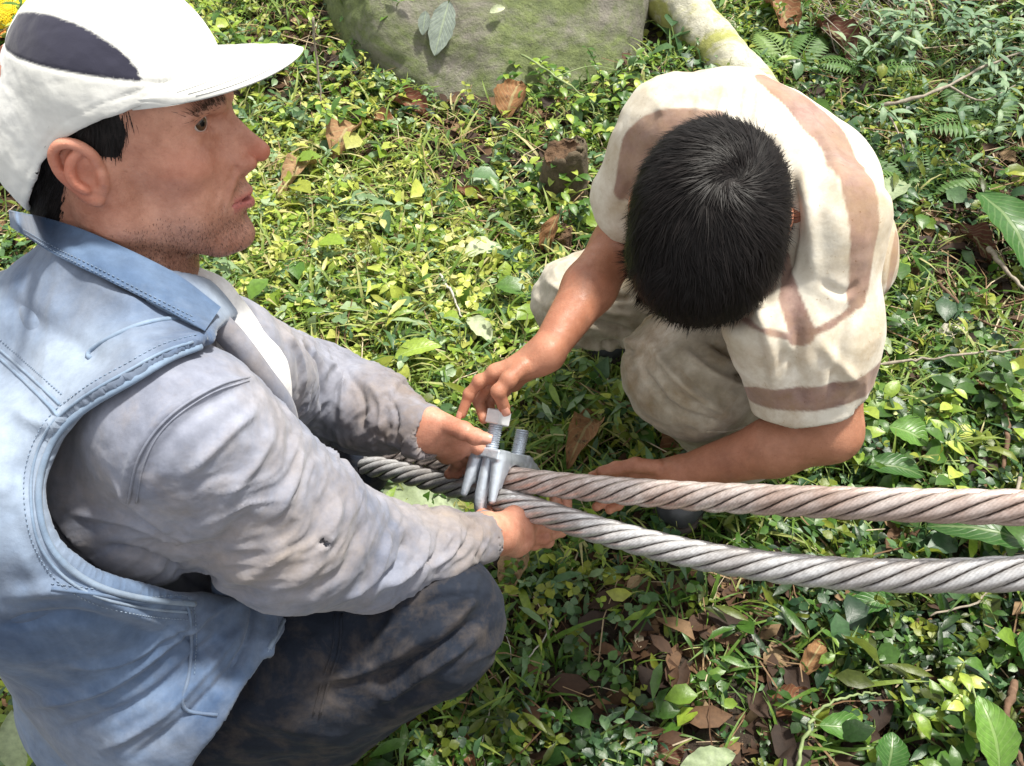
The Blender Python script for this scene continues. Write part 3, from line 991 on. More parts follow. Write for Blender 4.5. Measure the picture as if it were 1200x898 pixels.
seam('seam', Bv, [(226, 401), (192, 412), (148, 436), (100, 464), (60, 497), (40, 540), (36, 585), (44, 634), (70, 672), (112, 699), (170, 713), (224, 718)], vest, M_DENIM_SEAM, .0014)
seam('seam', Bv, [(0, 420), (30, 448), (62, 480), (68, 488)], vest, M_DENIM_SEAM, .0016)
seam('seam', Bv, [(0, 410), (34, 440), (70, 474)], vest, M_DENIM_SEAM, .0014)
stitches(Bv, [(0, 398), (36, 430), (72, 462)], vest, M_DENIM_SEAM)
stitches(Bv, [(230, 392), (188, 404), (144, 428), (96, 456), (54, 492), (32, 538), (28, 585), (38, 636), (66, 680), (110, 708), (170, 722), (222, 727)], vest, M_DENIM_SEAM)
stitches(Bv, [(60, 684), (110, 690), (170, 700), (220, 700), (230, 740), (228, 790)], vest, M_DENIM_SEAM)
seam('pocket_edge', Bv, [(225, 372), (180, 376), (140, 390), (100, 414), (106, 420)], vest, M_DENIM_SEAM, .0022)
seam('seam', Bv, [(172, 352), (190, 362), (235, 385)], vest, M_DENIM_SEAM, .0018)
seam('seam', Bv, [(60, 690), (110, 696), (170, 706), (215, 705), (224, 740), (222, 790), (214, 830), (255, 838)], vest, M_DENIM_DARK, .0018)
seam('front_binding', Bv, [(344, 706), (322, 748), (292, 806), (262, 856), (244, 884)], vest, M_DENIM_SEAM, .0026)

# collar: a folded band lying round the neck and coming down to a point in front
Vm = np.array([v.co[:] for v in man.data.vertices]) + WORLD[man.name]
Fm = np.array([p.vertices[:] for p in man.data.polygons])
Bmix = BVHTree.FromPolygons(np.vstack([V, Vm]).tolist(), F.tolist() + (Fm + len(V)).tolist())
CB = [(12, 266), (28, 276), (70, 302), (118, 325), (180, 356), (240, 388)]
CT = [(10, 246), (24, 249), (60, 257), (112, 275), (202, 318), (259, 360)]
lo_ = catmull(CB, 9); hi_ = catmull(CT, 9)
nn = len(lo_); K = 13
Rr = np.zeros((nn, K, 3)); Dm = np.full((nn, K), np.nan)
for i in range(nn):
    for k in range(K):
        t = k / (K - 1); p = lo_[i] * (1 - t) + hi_[i] * t
        d = W(p[0], p[1], 1.0) - CAM; Rr[i, k] = nrm(d)
        h = Bmix.ray_cast(Vector(CAM), Vector(Rr[i, k]))
        if h[0] is not None and h[3] < 1.1: Dm[i, k] = h[3]
for i in range(nn):                                        # smooth depth along the fold
    ok = ~np.isnan(Dm[i])
    Dm[i] = np.interp(np.arange(K), np.nonzero(ok)[0], Dm[i][ok]) if ok.any() else .82
Dm = np.minimum(Dm, np.median(Dm, axis=1)[:, None] + .02)
for _ in range(12):
    Dm[1:-1] = (Dm[:-2] + Dm[1:-1] * 2 + Dm[2:]) / 4
    Dm[:, 1:-1] = (Dm[:, :-2] + Dm[:, 1:-1] * 2 + Dm[:, 2:]) / 4
for i in range(10): Dm[i] += .05 * (1 - i / 10) ** 2
V = []; F = []
for i in range(nn):
    for k in range(K):
        t = k / (K - 1)
        off = .011 + .007 * math.sin(min(1, t * 1.1) * math.pi) + .001 * math.sin(i * .9 + k * .4)
        V.append(CAM + Rr[i, k] * (Dm[i, k] - off))
for i in range(nn):
    for k in range(K): V.append(V[i * K + k] + Rr[i, k] * .006)
m = nn * K
for i in range(nn - 1):
    for k in range(K - 1):
        a = i * K + k
        F.append([a, a + K, a + K + 1, a + 1]); F.append([m + a, m + a + 1, m + a + K + 1, m + a + K])
    a = i * K; F.append([a, m + a, m + a + K, a + K]); a += K - 1; F.append([a, a + K, m + a + K, m + a])
F.append([0, 1, m + 1, m])
V = np.array(V)
cl = obj('collar', V, [list(f) for f in F], M_DENIM_DARK, vest)
Bc = bvh(V, np.array([f for f in F if len(f) == 4]))
stitches(Bc, [(20, 265), (64, 290), (112, 313), (172, 344), (228, 372)], cl, M_DENIM_SEAM)
stitches(Bc, [(22, 270), (66, 296), (114, 320), (174, 350), (230, 378)], cl, M_DENIM_SEAM)

# placket along the front edge
V, F = tube(resample(catmull([W(242, 366, .86), W(275, 400, .875), (W(305, 440, .90)), W(330, 475, .93), W(338, 505, .96)], 6), .01), .013, 10)
obj('placket', V, fix(F), M_SHIRT, shirt)

# ---- trousers
S = Sdf()
S.cap(A(-.47, .46, .26), A(-.53, .60, .26), .125, .125, .05)
S.chain([tuple(hipR) + (.115,), tuple(hipR * .4 + kneR * .6 + A(0, 0, -.005)) + (.098,), tuple(kneR) + (.076,)], .05)
S.chain([tuple(kneR) + (.072,), tuple(kneR * .5 + ankR * .5) + (.066,), tuple(ankR + A(0, 0, .02)) + (.060,)], .03)
S.chain([tuple(hipL) + (.11,), tuple(kneL) + (.080,), tuple(ankL + A(0, 0, .02)) + (.058,)], .04)
V, F, N = extract(S, (-.8, .2, -.02), (.15, 1.12, .55), .0035)
V = V + N * (.0065 * (1 - 2.4 * np.abs(fbm(V @ np.array([[8, 4, 0], [0, 14, 5], [9, 0, 9.]]), 3, 41))) + .004 * fbm(V * 16, 3, 5))[:, None]
CT_ = [([(560, 670), (540, 720), (500, 760)], .008, .004), ([(575, 690), (520, 730), (440, 780), (350, 800)], .008, .005),
       ([(570, 720), (510, 760), (430, 810)], .007, -.005), ([(480, 660), (460, 730), (420, 790)], .008, .004),
       ([(560, 745), (500, 785), (440, 825)], .008, .005), ([(570, 700), (520, 700), (470, 720)], .006, -.004)]
CT_ = [(c_[0], c_[1] * .8, c_[2] * 1.9) for c_ in CT_]
V = folds(V, F, N, CT_)
Bt = bvh(V, F)
tr = obj('trousers', V, F, M_NAVY, man)
seam('seam', Bt, [(400, 720), (398, 760), (385, 800), (375, 838)], tr, M_NAVY, .0018)
seam('seam', Bt, [(392, 720), (390, 760), (377, 800), (367, 838)], tr, M_NAVY, .0012)

def boot(name, ank, toe, parent, h=.17, w_=.047):
    """rubber boot: shaft, foot, heel and sole, toe given on the ground"""
    S = Sdf()
    d = toe - ank; d = d * A(1, 1, 0); L = np.linalg.norm(d); d = nrm(d)
    g = toe[2]
    heel = ank * A(1, 1, 0) - d * .035 + A(0, 0, g)
    S.cap(ank + A(0, 0, .0), ank + A(0, 0, h) - d * .01, .044, .055, .03)
    S.cap(heel + A(0, 0, .045), ank * A(1, 1, 0) + A(0, 0, g + .06) + d * .02, .038, .042, .03)
    S.cap(ank * A(1, 1, 0) + A(0, 0, g + .055), ank * A(1, 1, 0) + A(0, 0, g + .042) + d * (L * .9), w_ * .9, w_ * .78, .03)
    S.fn(lambda p: (g + .018) - p[:, 2], ank, 1, .006, 'i')
    V, F, N = extract(S, ank - .35, ank + .35, .004)
    bt = obj(name, V, F, M_BOOT, parent)
    S2 = Sdf()
    S2.cap(heel + A(0, 0, .02), ank * A(1, 1, 0) + A(0, 0, g + .02) + d * (L * .9), w_ * .88, w_ * .84, .02)
    S2.fn(lambda p: np.abs(p[:, 2] - g - .012) - .012, ank, 1, .004, 'i')
    V, F, N = extract(S2, ank - .35, ank + .35, .004)
    obj('sole', V, F, M_SOLE, bt)
    return bt
boot('boot', ankR, A(ankR[0] + .19, ankR[1] - .03, 0), man)
boot('boot', ankL, A(ankL[0] + .15, ankL[1] - .10, 0), man)

# ================================================================== THE BOY
bc = W(829, 262, .955)
nv = nrm(CAM - bc)
fi = nrm(A(-.16, 0, 0) + -.98 * UP); fi = nrm(fi - nv * (fi @ nv))
c12, s12 = math.cos(math.radians(14)), math.sin(math.radians(14))
bu = nv * c12 + fi * s12
bf = nrm(fi * c12 - nv * s12)
bl = np.cross(bu, bf)
BR = np.stack([bf, bl, bu], 1)
BS = .95
BT = bc - BR @ (A(-.010, 0, .045) * BS)
BH = lambda *p: BR @ (A(*p) * BS) + BT
bnb = A(.285, .875, .765)
bshR, belR, bwrR = A(.195, .945, .755), W(722, 290, 1.24), W(640, 414, 1.15)
bshL, belL, bwrL = W(975, 262, .99), W(972, 505, 1.09), W(798, 556, 1.19)
bhR, bkR, baR = A(.33, 1.17, .30), W(676, 356, 1.52), A(.33, 1.34, .09)
bhL, bkL, baL = A(.46, 1.03, .30), W(812, 428, 1.20), A(.395, .985, .10)
S = Sdf()
head_sdf(S, BR, BT, BS, True)
S.cap(BH(-.025, 0, -.02), bnb + A(.0, .0, -.035), .050, .038, .03)
S.cap(bnb + A(0, 0, -.035), A(.36, 1.02, .55), .038, .080, .05)
S.cap(A(.36, 1.02, .55), A(.40, 1.10, .33), .10, .10, .05)
S.cap(bnb + A(0, 0, -.04), bshR, .032, .040, .03); S.cap(bnb + A(0, 0, -.04), bshL, .032, .040, .03)
S.chain([tuple(bshR) + (.043,), tuple(belR) + (.034,), tuple(belR * .6 + bwrR * .4) + (.035,), tuple(bwrR) + (.0225,)], .015)
S.chain([tuple(bshL) + (.043,), tuple(belL) + (.037,), tuple(belL * .65 + bwrL * .35) + (.036,), tuple(bwrL) + (.0235,)], .015)
S.chain([tuple(bhR) + (.075,), tuple(bkR) + (.045,), tuple(baR) + (.032,)], .02)
S.chain([tuple(bhL) + (.075,), tuple(bkL) + (.045,), tuple(baL) + (.032,)], .02)
S.cap(baR, A(baR[0] - .03, baR[1] + .05, .06), .03, .024, .02)
S.cap(baL, baL + A(-.045, -.03, -.03), .03, .026, .02)
# right hand, reaching down to the bolt head
m1, m2, m3, m4 = W(581, 438, 1.150), W(587, 440, 1.172), W(594, 444, 1.188), W(601, 448, 1.200)
palm(S, bwrR, [m1, m2, m3, m4], .0105, .0185, .012)
S.cap(W(628, 424, 1.148), W(606, 436, 1.138), .016, .0115, .014)
for q_, c_ in ((m1, .2), (m2, .5), (m3, .9)):
    S.chain([tuple(bwrR * .85 + q_ * .15 + nrm(CAM - bwrR) * .0165) + (.0022,), tuple((bwrR + q_) / 2 + nrm(CAM - q_) * .0130) + (.0020,), tuple(q_ + nrm(CAM - q_) * .0095) + (.0028,)], .006)
finger(S, [m1, W(562, 447, 1.155), W(550, 462, 1.162), W(541, 485, 1.168)], .0092, .0064)
finger(S, [m2, W(570, 452, 1.180), W(561, 470, 1.188), W(567, 491, 1.172)], .0094, .0066)
finger(S, [m3, W(581, 456, 1.200), W(573, 470, 1.205), W(576, 488, 1.190)], .0088, .0064)
finger(S, [m4, W(592, 458, 1.215), W(586, 470, 1.222), W(588, 482, 1.215)], .0078, .0058)
finger(S, [W(612, 430, 1.135), W(596, 445, 1.128), W(584, 459, 1.126), W(591, 478, 1.140)], .0112, .0076)
# left hand, palm under the upper cable
n1, n2, n3, n4 = W(742, 548, 1.215), W(746, 556, 1.225), W(750, 564, 1.235), W(756, 571, 1.24)
palm(S, bwrL, [n1, n2, n3, n4], .0105, .0190, .012)
finger(S, [n1, W(718, 551, 1.225), W(704, 555, 1.225), W(694, 558, 1.215)], .0090, .0064)
finger(S, [n2, W(722, 562, 1.235), W(704, 572, 1.235), W(690, 582, 1.215)], .0092, .0066)
finger(S, [n3, W(728, 574, 1.240), W(712, 586, 1.235), W(699, 594, 1.215)], .0088, .0064)
finger(S, [n4, W(738, 580, 1.245), W(724, 592, 1.235), W(714, 598, 1.22)], .0080, .0058)
finger(S, [W(770, 548, 1.19), W(745, 545, 1.195), W(722, 549, 1.195), W(705, 553, 1.19)], .0105, .0076)
V, F, N = extract(S, (-.1, .45, -.02), (.75, 1.4, 1.0), .0021)
lip, red, stub = head_attrs(V, BR, BT, BS)
hand = (np.linalg.norm(V - bwrR, axis=1) < .13) | (np.linalg.norm(V - bwrL, axis=1) < .13)
boy = obj('person', V, F, M_SKIN_BOY, origin=(.35, .95, 0), attrs={'lip': lip, 'red': .5 * red + .08 * hand, 'stubble': 0 * stub, 'grime': .4 + .5 * hand})
tag(boy, 'dark-haired boy in stained striped T-shirt crouching head down over the cables', 'person', 'people working on the cable')
eyes(BR, BT, BS, (.9, 0, -.3), boy)
nail(W(591, 478, 1.140), W(584, 459, 1.126), nrm(CAM - W(591, 478, 1.1)), .0076, boy)
nail(W(541, 485, 1.168), W(550, 462, 1.162), nrm(CAM - W(541, 485, 1.1)) + A(-.8, 0, 0), .0064, boy)

# ---- hair: thick black, swirling out of a whorl
S = Sdf(); S.frame(BR, BT, BS)
S.ell((-.010, 0, .046), (.103, .0840, .090), .02)
S.ell((.030, 0, .046), (.069, .0750, .074), .03)
S.ell((-.035, 0, .015), (.080, .0760, .076), .03)
S.frame()
def bhair(p):
    q = ((p - BT) @ BR) / BS
    x, y, z = q.T; ya = np.abs(y)
    low = np.interp(x, [-.12, -.09, -.04, -.01, .03, .06, .12], [-.055, -.055, -.02, .012, .020, .045, .050])
    return (low - z) * BS
S.fn(bhair, BT, .3, .01, 'i')
V, F, N = extract(S, BH(0, 0, .03) - .2, BH(0, 0, .03) + .2, .0030)
WH = onsurf(bvh(V, F), [(862, 208)])[0]
def whorl_flow(P, Nn):
    away = P - WH
    away = away - Nn * (away * Nn).sum(1)[:, None]
    r = np.linalg.norm(away, axis=1)
    a = nrm(away)
    tang = np.cross(Nn, a)
    sw = np.exp(-r / .045)[:, None]
    fwd = np.broadcast_to(bf, P.shape)
    return nrm(a * 1.0 + tang * (1.5 * sw + .15) + fwd * .35 * (1 - sw))
cl_ = fbm(((V - BT) @ BR) * 60, 3, 8)
fl = whorl_flow(V, N)
V2 = V + N * (.0022 * cl_ - .004 * np.exp(-(np.linalg.norm(V - WH, axis=1) / .010) ** 2))[:, None]
bh = obj('hair', V2, F, M_SCALP, boy)
P, Nn = sample_surface(V2, F, 30000)
cen = BH(-.01, 0, .03)
Nn = Nn * np.sign(((P - cen) * Nn).sum(1))[:, None]
ok = (P - cen) @ bu > -.06
P = P[ok]; Nn = Nn[ok]
flw = whorl_flow(P, Nn)
flw = nrm(flw + .75 * np.stack([fbm(P * 45, 2, 60), fbm(P * 45, 2, 61), fbm(P * 45, 2, 62)], 1))
strands(P, Nn, flw, .020, .0010, 'hair_strands', bh, 5, .075, .8)

# ---- T-shirt
S = Sdf()
S.cap(bshR + A(0, .01, -.015), bnb + A(.02, .02, -.020), .050, .054, .05)
S.cap(bnb + A(.02, .02, -.020), bshL + A(0, .02, -.015), .054, .052, .05)
S.cap(A(.275, .965, .722), A(.36, .885, .70), .092, .090, .05)
S.cap(A(.31, 1.02, .60), A(.41, .92, .58), .105, .105, .06)
S.cap(A(.36, 1.12, .42), A(.45, 1.02, .42), .115, .110, .06)
S.cap(W(900, 380, 1.02), W(925, 470, 1.10), .050, .045, .05)
S.chain([tuple(bshL) + (.055,), tuple(bshL * .45 + belL * .55 + A(-.012, 0, 0)) + (.055,), tuple(belL + A(-.020, 0, .008)) + (.048,)], .04)
S.chain([tuple(bshR) + (.058,), tuple(bshR * .35 + belR * .65 + A(0, 0, .015)) + (.056,)], .04)
dL = nrm(belL - bshL)
S.fn(lambda p: np.where(np.linalg.norm(p - belL, axis=1) < .13, (p - (belL - dL * .040)) @ nrm(dL + A(.12, 0, 0)), -1.0), belL, 1, .003, 'i')
S.cap(belL - dL * .05, belL + dL * .1, .045, .048, .004, 's')
dR = nrm(belR - bshR)
S.cap(bshR * .2 + belR * .8, belR + dR * .1, .046, .050, .004, 's')
S.cap(BH(0, 0, .0), bnb + A(-.016, -.044, .036), .074, .034, .008, 's')
S.cap(BH(-.02, 0, .04), BH(.02, 0, .04), .098, .098, .01, 's')
V, F, N = extract(S, (.0, .5, .2), (.75, 1.35, 1.0), .0028)
wr = .0050 * (1 - 2 * np.abs(fbm(V @ np.array([[14, 0, 2], [3, 7, 0], [0, 4, 7.]]), 3, 71))) + .0040 * fbm(V * 15, 3, 6)
V = V + N * wr[:, None]
CB_ = [([(850, 95), (845, 120), (838, 146)], .005, .003), ([(870, 95), (866, 120), (862, 142)], .004, -.003), ([(890, 100), (890, 125), (884, 146)], .005, .003),
       ([(820, 105), (818, 130), (812, 150)], .005, .003), ([(940, 180), (950, 260), (955, 330)], .008, .003), ([(925, 200), (932, 260), (920, 330)], .006, -.004),
       ([(885, 350), (900, 400), (910, 460)], .007, .005), ([(930, 360), (935, 410), (925, 455)], .007, -.004), ([(1000, 350), (985, 400), (975, 470)], .007, -.004),
       ([(960, 330), (990, 345), (1008, 330)], .005, -.003)]
CB_ = [(c_[0], c_[1], c_[2] * 1.6) for c_ in CB_] + [([(945, 130), (975, 180), (990, 240)], .008, .004), ([(960, 400), (985, 430), (1005, 450)], .007, .005), ([(915, 410), (935, 440), (940, 480)], .008, -.005), ([(740, 215), (725, 245)], .006, -.004), ([(790, 108), (770, 135)], .006, .004)]
V = folds(V, F, N, CB_)
Bb = bvh(V, F)
def band(pts, wd, soft=.0015):
    P = onsurf(Bb, catmull([p[:2] for p in pts], 6))
    if len(P) < 2: return np.zeros(len(V))
    d, t = dist_curve(V, resample(P, .006))
    wv = np.interp(t, np.linspace(0, 1, len(wd)), wd)
    return 1 - sstep(-soft, soft, d - wv + .0015 * fbm(V * 60, 2, 12))
st = band([(905, 96), (935, 118), (962, 145), (990, 185), (1008, 230), (1014, 275), (1010, 310), (1004, 350)], [.022, .026, .026, .024, .022, .019, .016, .012])
st = np.maximum(st, band([(1012, 342), (994, 366), (962, 386), (928, 394), (896, 388), (872, 374)], [.0045, .0042, .0040, .0040, .0036, .003]))
st = np.maximum(st, band([(921, 300), (924, 340), (932, 372), (938, 390)], [.004, .009, .013, .016]))
h_ = onsurf(Bb, [(955, 468)])[0]
ta = (V - bshL) @ nrm(dL + A(.12, 0, 0)); t0 = (h_ - bshL) @ nrm(dL + A(.12, 0, 0))
onarm = np.linalg.norm((V - bshL) - ((V - bshL) @ dL)[:, None] * dL, axis=1) < .10
st = np.maximum(st, (1 - sstep(-.0015, .0015, np.abs(ta - t0) - .0165)) * onarm)
st = np.maximum(st, band([(730, 225), (738, 195), (748, 168), (770, 155), (810, 150), (835, 150)], [.012, .018, .022, .024, .024, .020]))
st = np.maximum(st, band([(1054, 255), (1048, 300), (1040, 345)], [.008, .010, .008]))
pale = band([(1008, 196), (1014, 232)], [.012, .012], .01)
def tee_mat():
    m, nt, b = mat('stained_striped_cotton')
    base = ramp(nt, noise(nt, 7, 7, .68), [(.35, (.48, .43, .33)), (.62, (.72, .69, .61))])
    brown = ramp(nt, noise(nt, 22, 7, .72), [(.3, (.16, .095, .082)), (.7, (.34, .225, .19))])
    c = mix(nt, math_(nt, 'MULTIPLY', attr(nt, 'stripe'), ramp(nt, noise(nt, 30, 5, .7), [(.3, (.86,) * 3), (.6, (1.0,) * 3)])), base, brown)
    f = ramp(nt, noise(nt, 9, 8, .72), [(.40, 0.0), (.66, .9)])
    f = math_(nt, 'MULTIPLY', f, attr(nt, 'grime'))
    c = mix(nt, f, c, (.30, .20, .10))
    sp = ramp(nt, noise(nt, 120, 3, .8), [(.66, (1, 1, 1)), (.74, (.6, .5, .4))])
    c = mix(nt, 1.0, c, sp, 'MULTIPLY')
    nt.links.new(c, b.inputs['Base Color'])
    b.inputs['Roughness'].default_value = .92
    b.inputs['Specular IOR Level'].default_value = .12
    b.inputs['Sheen Weight'].default_value = .1
    p = bump(nt, b, noise(nt, 20, 4, .55), .6, .004)
    bump(nt, b, noise(nt, 1300, 2, .5), .3, .0004, p)
    return m
M_TEE = tee_mat()
grm = .6 + .4 * sstep(.74, .58, V[:, 2])
tee = obj('t_shirt', V, F, M_TEE, boy, attrs={'stripe': st, 'grime': grm})

# ---- trousers
S = Sdf()
S.cap(bhR, bhL, .120, .120, .05)
S.chain([tuple(bhL) + (.115,), tuple(bhL * .35 + bkL * .65) + (.108,), tuple(bkL + A(0, 0, -.01)) + (.084,)], .04)
S.chain([tuple(bkL + A(.005, .01, -.02)) + (.080,), tuple(W(868, 495, 1.30)) + (.070,), tuple(W(872, 512, 1.36)) + (.066,)], .03)
S.chain([tuple(bhR) + (.11,), tuple(bhR * .4 + bkR * .6) + (.085,), tuple(bkR) + (.068,)], .04)
S.chain([tuple(bkR) + (.066,), tuple(bkR * .5 + baR * .5) + (.068,), tuple(baR + A(0, 0, .05)) + (.064,)], .03)
S.cap(W(872, 512, 1.36), W(880, 540, 1.50), .056, .056, .004, 's')
V, F, N = extract(S, (-.05, .6, .02), (.75, 1.4, .65), .0032)
V = V + N * (.0085 * (1 - 2.4 * np.abs(fbm(V @ np.array([[11, 3, 0], [0, 10, 6], [7, 0, 13.]]), 3, 91))) + .005 * fbm(V * 20, 3, 15))[:, None]
CK = [([(760, 400), (800, 450), (860, 490)], .008, .005), ([(750, 430), (790, 480), (850, 500)], .007, -.005), ([(820, 380), (870, 400), (900, 440)], .007, .006),
      ([(830, 400), (870, 425), (895, 470)], .006, -.006), ([(845, 375), (880, 385), (905, 410)], .006, -.005), ([(800, 410), (840, 440), (890, 455)], .006, .005),
      ([(860, 440), (880, 440), (898, 425)], .005, -.006), ([(640, 330), (690, 360), (740, 370)], .007, .005), ([(650, 370), (700, 380), (740, 390)], .007, -.006),
      ([(670, 400), (710, 405), (745, 400)], .007, .006), ([(690, 340), (720, 350), (742, 350)], .006, -.005), ([(695, 415), (715, 400), (742, 415)], .006, -.005)]
CK = [(c_[0], c_[1] * .85, c_[2] * 2.0) for c_ in CK]
V = folds(V, F, N, CK)
Bk = bvh(V, F)
bt_ = obj('trousers', V, F, M_KHAKI, boy)
seam('seam', Bk, [(905, 488), (880, 498), (850, 506), (828, 506)], bt_, M_KHAKI, .0020)
seam('seam', Bk, [(808, 380), (850, 378), (880, 395), (893, 430)], bt_, M_KHAKI, .0014)
S = Sdf()
S.cap(W(872, 515, 1.36), baL + A(0, 0, .03), .046, .045, .02)
V, F, N = extract(S, baL - .2, baL + A(.2, .2, .4), .004)
obj('sock', V, F, M_SOCK, boy)
boot('boot', baL, A(.285, .842, 0), boy, .12, .052)
boot('boot', baR, A(baR[0] - .15, baR[1] - .10, 0), boy, .12, .050)
# ================================================================== CABLES AND CLAMP
def strand_mat(name, lo, hi, rust, amt):
    m, nt, b = mat(name)
    c = ramp(nt, noise(nt, 90, 4, .6), [(.3, lo), (.7, hi)])
    f = ramp(nt, noise(nt, 11, 6, .65), [(.42, 0.0), (.62, amt)])
    c = mix(nt, f, c, rust)
    g = ramp(nt, noise(nt, 260, 2, .5), [(.3, (.82, .82, .82)), (.6, (1, 1, 1))])
    c = mix(nt, 1.0, c, g, 'MULTIPLY')
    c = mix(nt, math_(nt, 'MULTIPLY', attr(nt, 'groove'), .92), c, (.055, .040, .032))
    nt.links.new(c, b.inputs['Base Color'])
    b.inputs['Metallic'].default_value = .5
    b.inputs['Roughness'].default_value = .36
    bump(nt, b, noise(nt, 400, 3, .6), .15, .0004)
    return m
M_CABLE_A = strand_mat('weathered_steel_wire', (.58, .50, .46), (.82, .74, .70), (.34, .19, .13), .6)
M_CABLE_B = strand_mat('bright_steel_wire', (.58, .58, .59), (.85, .85, .85), (.26, .20, .17), .45)
M_CORE = simple_mat('dark_rope_core', (.03, .022, .018), (.07, .05, .04), 80, .9)
def cable(pts, R, label, mt, phase):
    P = resample(catmull([W(*p) if len(p) == 3 else A(*p[:3]) for p in pts], 10), .0030)
    n = len(P)
    for _ in range(30): P[1:-1] = (P[:-2] + 2 * P[1:-1] + P[2:]) / 4
    s = np.r_[0, np.cumsum(np.linalg.norm(np.diff(P, axis=0), axis=1))]
    T = nrm(np.gradient(P, axis=0))
    u = nrm(np.cross(T, A(0, 0, 1))); v = np.cross(T, u)
    root = empty('steel_cable', P[n // 2])
    tag(root, label, 'cable', 'steel cables running through the clamp')
    rs = R * .334; rh = R - rs
    lay = R * 2 * 5.2
    nw = 10; K = 80
    for k in range(6):
        a = -2 * np.pi * s / lay + k * np.pi / 3 + phase
        C = P + rh * (np.cos(a)[:, None] * u + np.sin(a)[:, None] * v)
        Tc = nrm(np.gradient(C, axis=0))
        o = nrm(C - P); o = nrm(o - Tc * (o * Tc).sum(1)[:, None]); q = np.cross(Tc, o)
        V = []
        th = np.linspace(0, 2 * np.pi, K, endpoint=False)
        wa = s / (lay * .55) * 2 * np.pi * 1.0
        ph = th[None] + wa[:, None]
        rr = rs * (1.04 - .10 * (1 - np.abs(np.sin(ph * nw / 2))) ** 1.5)
        V = C[:, None] + rr[..., None] * (np.cos(th)[None, :, None] * o[:, None] + np.sin(th)[None, :, None] * q[:, None])
        V = V.reshape(-1, 3)
        i, j = np.meshgrid(np.arange(n - 1), np.arange(K), indexing='ij')
        F = np.stack([i * K + j, i * K + (j + 1) % K, (i + 1) * K + (j + 1) % K, (i + 1) * K + j], -1).reshape(-1, 4)
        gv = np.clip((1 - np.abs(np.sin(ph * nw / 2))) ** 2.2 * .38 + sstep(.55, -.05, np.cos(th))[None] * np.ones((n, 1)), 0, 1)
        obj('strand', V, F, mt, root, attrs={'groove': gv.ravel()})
    V, F = tube(P[::4], rh * .8, 8)
    obj('core', V, fix(F), M_CORE, root)
    return P
RC = .0170
UPC = [(1900, 606, .65), (1700, 603, .69), (1450, 600, .75), (1320, 598, .785), (1200, 595, .82), (1100, 593, .86), (1000, 590, .905), (900, 586, .965), (800, 581, 1.035), (700, 573, 1.11), (640, 567, 1.155), (600, 561, 1.180), (545, 546, 1.235), (480, 530, 1.33), (400, 516, 1.46), (-.42, 1.10, .06), (-.75, 1.45, .02)]
LOC = [(1900, 625, .66), (1700, 640, .70), (1450, 658, .76), (1320, 667, .795), (1200, 672, .83), (1100, 675, .87), (1000, 673, .915), (900, 664, .97), (800, 647, 1.03), (700, 621, 1.10), (640, 602, 1.145), (590, 586, 1.180), (540, 572, 1.235), (480, 556, 1.31), (400, 537, 1.43), (-.40, .96, .10), (-.70, 1.30, .02)]
def cable3(L, *a):
    global W
    Wk = W
    W = lambda x, y, z: A(x, y, z)
    try: return cable([tuple(p) for p in conv_pts(L, Wk)], *a)
    finally: W = Wk
def conv_pts(L, Wk):
    P = [A(*p) if abs(p[0]) < 3 else Wk(*p) for p in L]
    return [P[0] + nrm(P[0] - P[1]) * 1.2, P[0] + nrm(P[0] - P[1]) * .5] + P
PU = cable3(UPC, RC, 'reddish weathered steel cable, the upper of the two running to the right edge', M_CABLE_A, .3)
PL = cable3(LOC, RC, 'brighter grey steel cable, the lower sagging one of the two', M_CABLE_B, 1.2)

M_GALV = simple_mat('galvanised_iron', (.40, .46, .54), (.60, .66, .73), 45, .34, .6, .0012, .6, .5, 240)
M_NUT = simple_mat('zinc_nut', (.58, .60, .62), (.74, .75, .76), 60, .35, .2, .0008, .6, .5)
# local frame of the clamp: a along the cable, u up the legs, s from the near leg to the far leg
pu = PU[np.argmin(np.abs(proj(PU)[:, 0] - 585))]; pl = PL[np.argmin(np.abs(proj(PL)[:, 0] - 577))]
k_ = np.argmin(np.abs(proj(PU)[:, 0] - 585))
ca = nrm(PU[k_ + 3] - PU[k_ - 3]); ca = ca * np.sign(ca[0])
cu = nrm(pu - pl); cu = nrm(cu - ca * (cu @ ca)); cu = nrm(cu - ca * .03); ca = nrm(ca - cu * (ca @ cu))
cs = np.cross(ca, cu)
cs = cs * np.sign(cs @ FW)
sep = np.linalg.norm(pu - pl)
def CL(a, s, u): return pu + ca * a + cs * s + cu * u
clamp = empty('rope_clamp', CL(0, 0, -sep - .03))
tag(clamp, 'galvanised U-bolt clamp with one hex nut gripping both steel cables', 'cable clamp')
RU = .0300; rb = .0086
pts = [CL(0, -RU, .068)] + [CL(0, -RU, z) for z in np.linspace(.05, -sep, 8)]
pts += [CL(0, -RU * math.cos(t), -sep - RU * math.sin(t)) for t in np.linspace(.15, math.pi - .15, 16)]
pts += [CL(0, RU, z) for z in np.linspace(-sep, .066, 9)]
V, F = tube(np.array(pts), rb, 20)
obj('u_bolt', V, fix(F), M_GALV, clamp)
for sgn_, top in ((-1, .066), (1, .066)):
    Pn = []
    zz = np.linspace(.030, top, 60)
    th = zz / .0030 * 2 * np.pi
    Pn = np.array([CL(rb * math.cos(t), sgn_ * RU + rb * math.sin(t), z) for z, t in zip(np.linspace(.030, top, 240), np.linspace(0, 2 * np.pi * 12, 240))])
    V, F = tube(Pn, .0010, 5)
    obj('thread', V, fix(F), M_GALV, clamp)
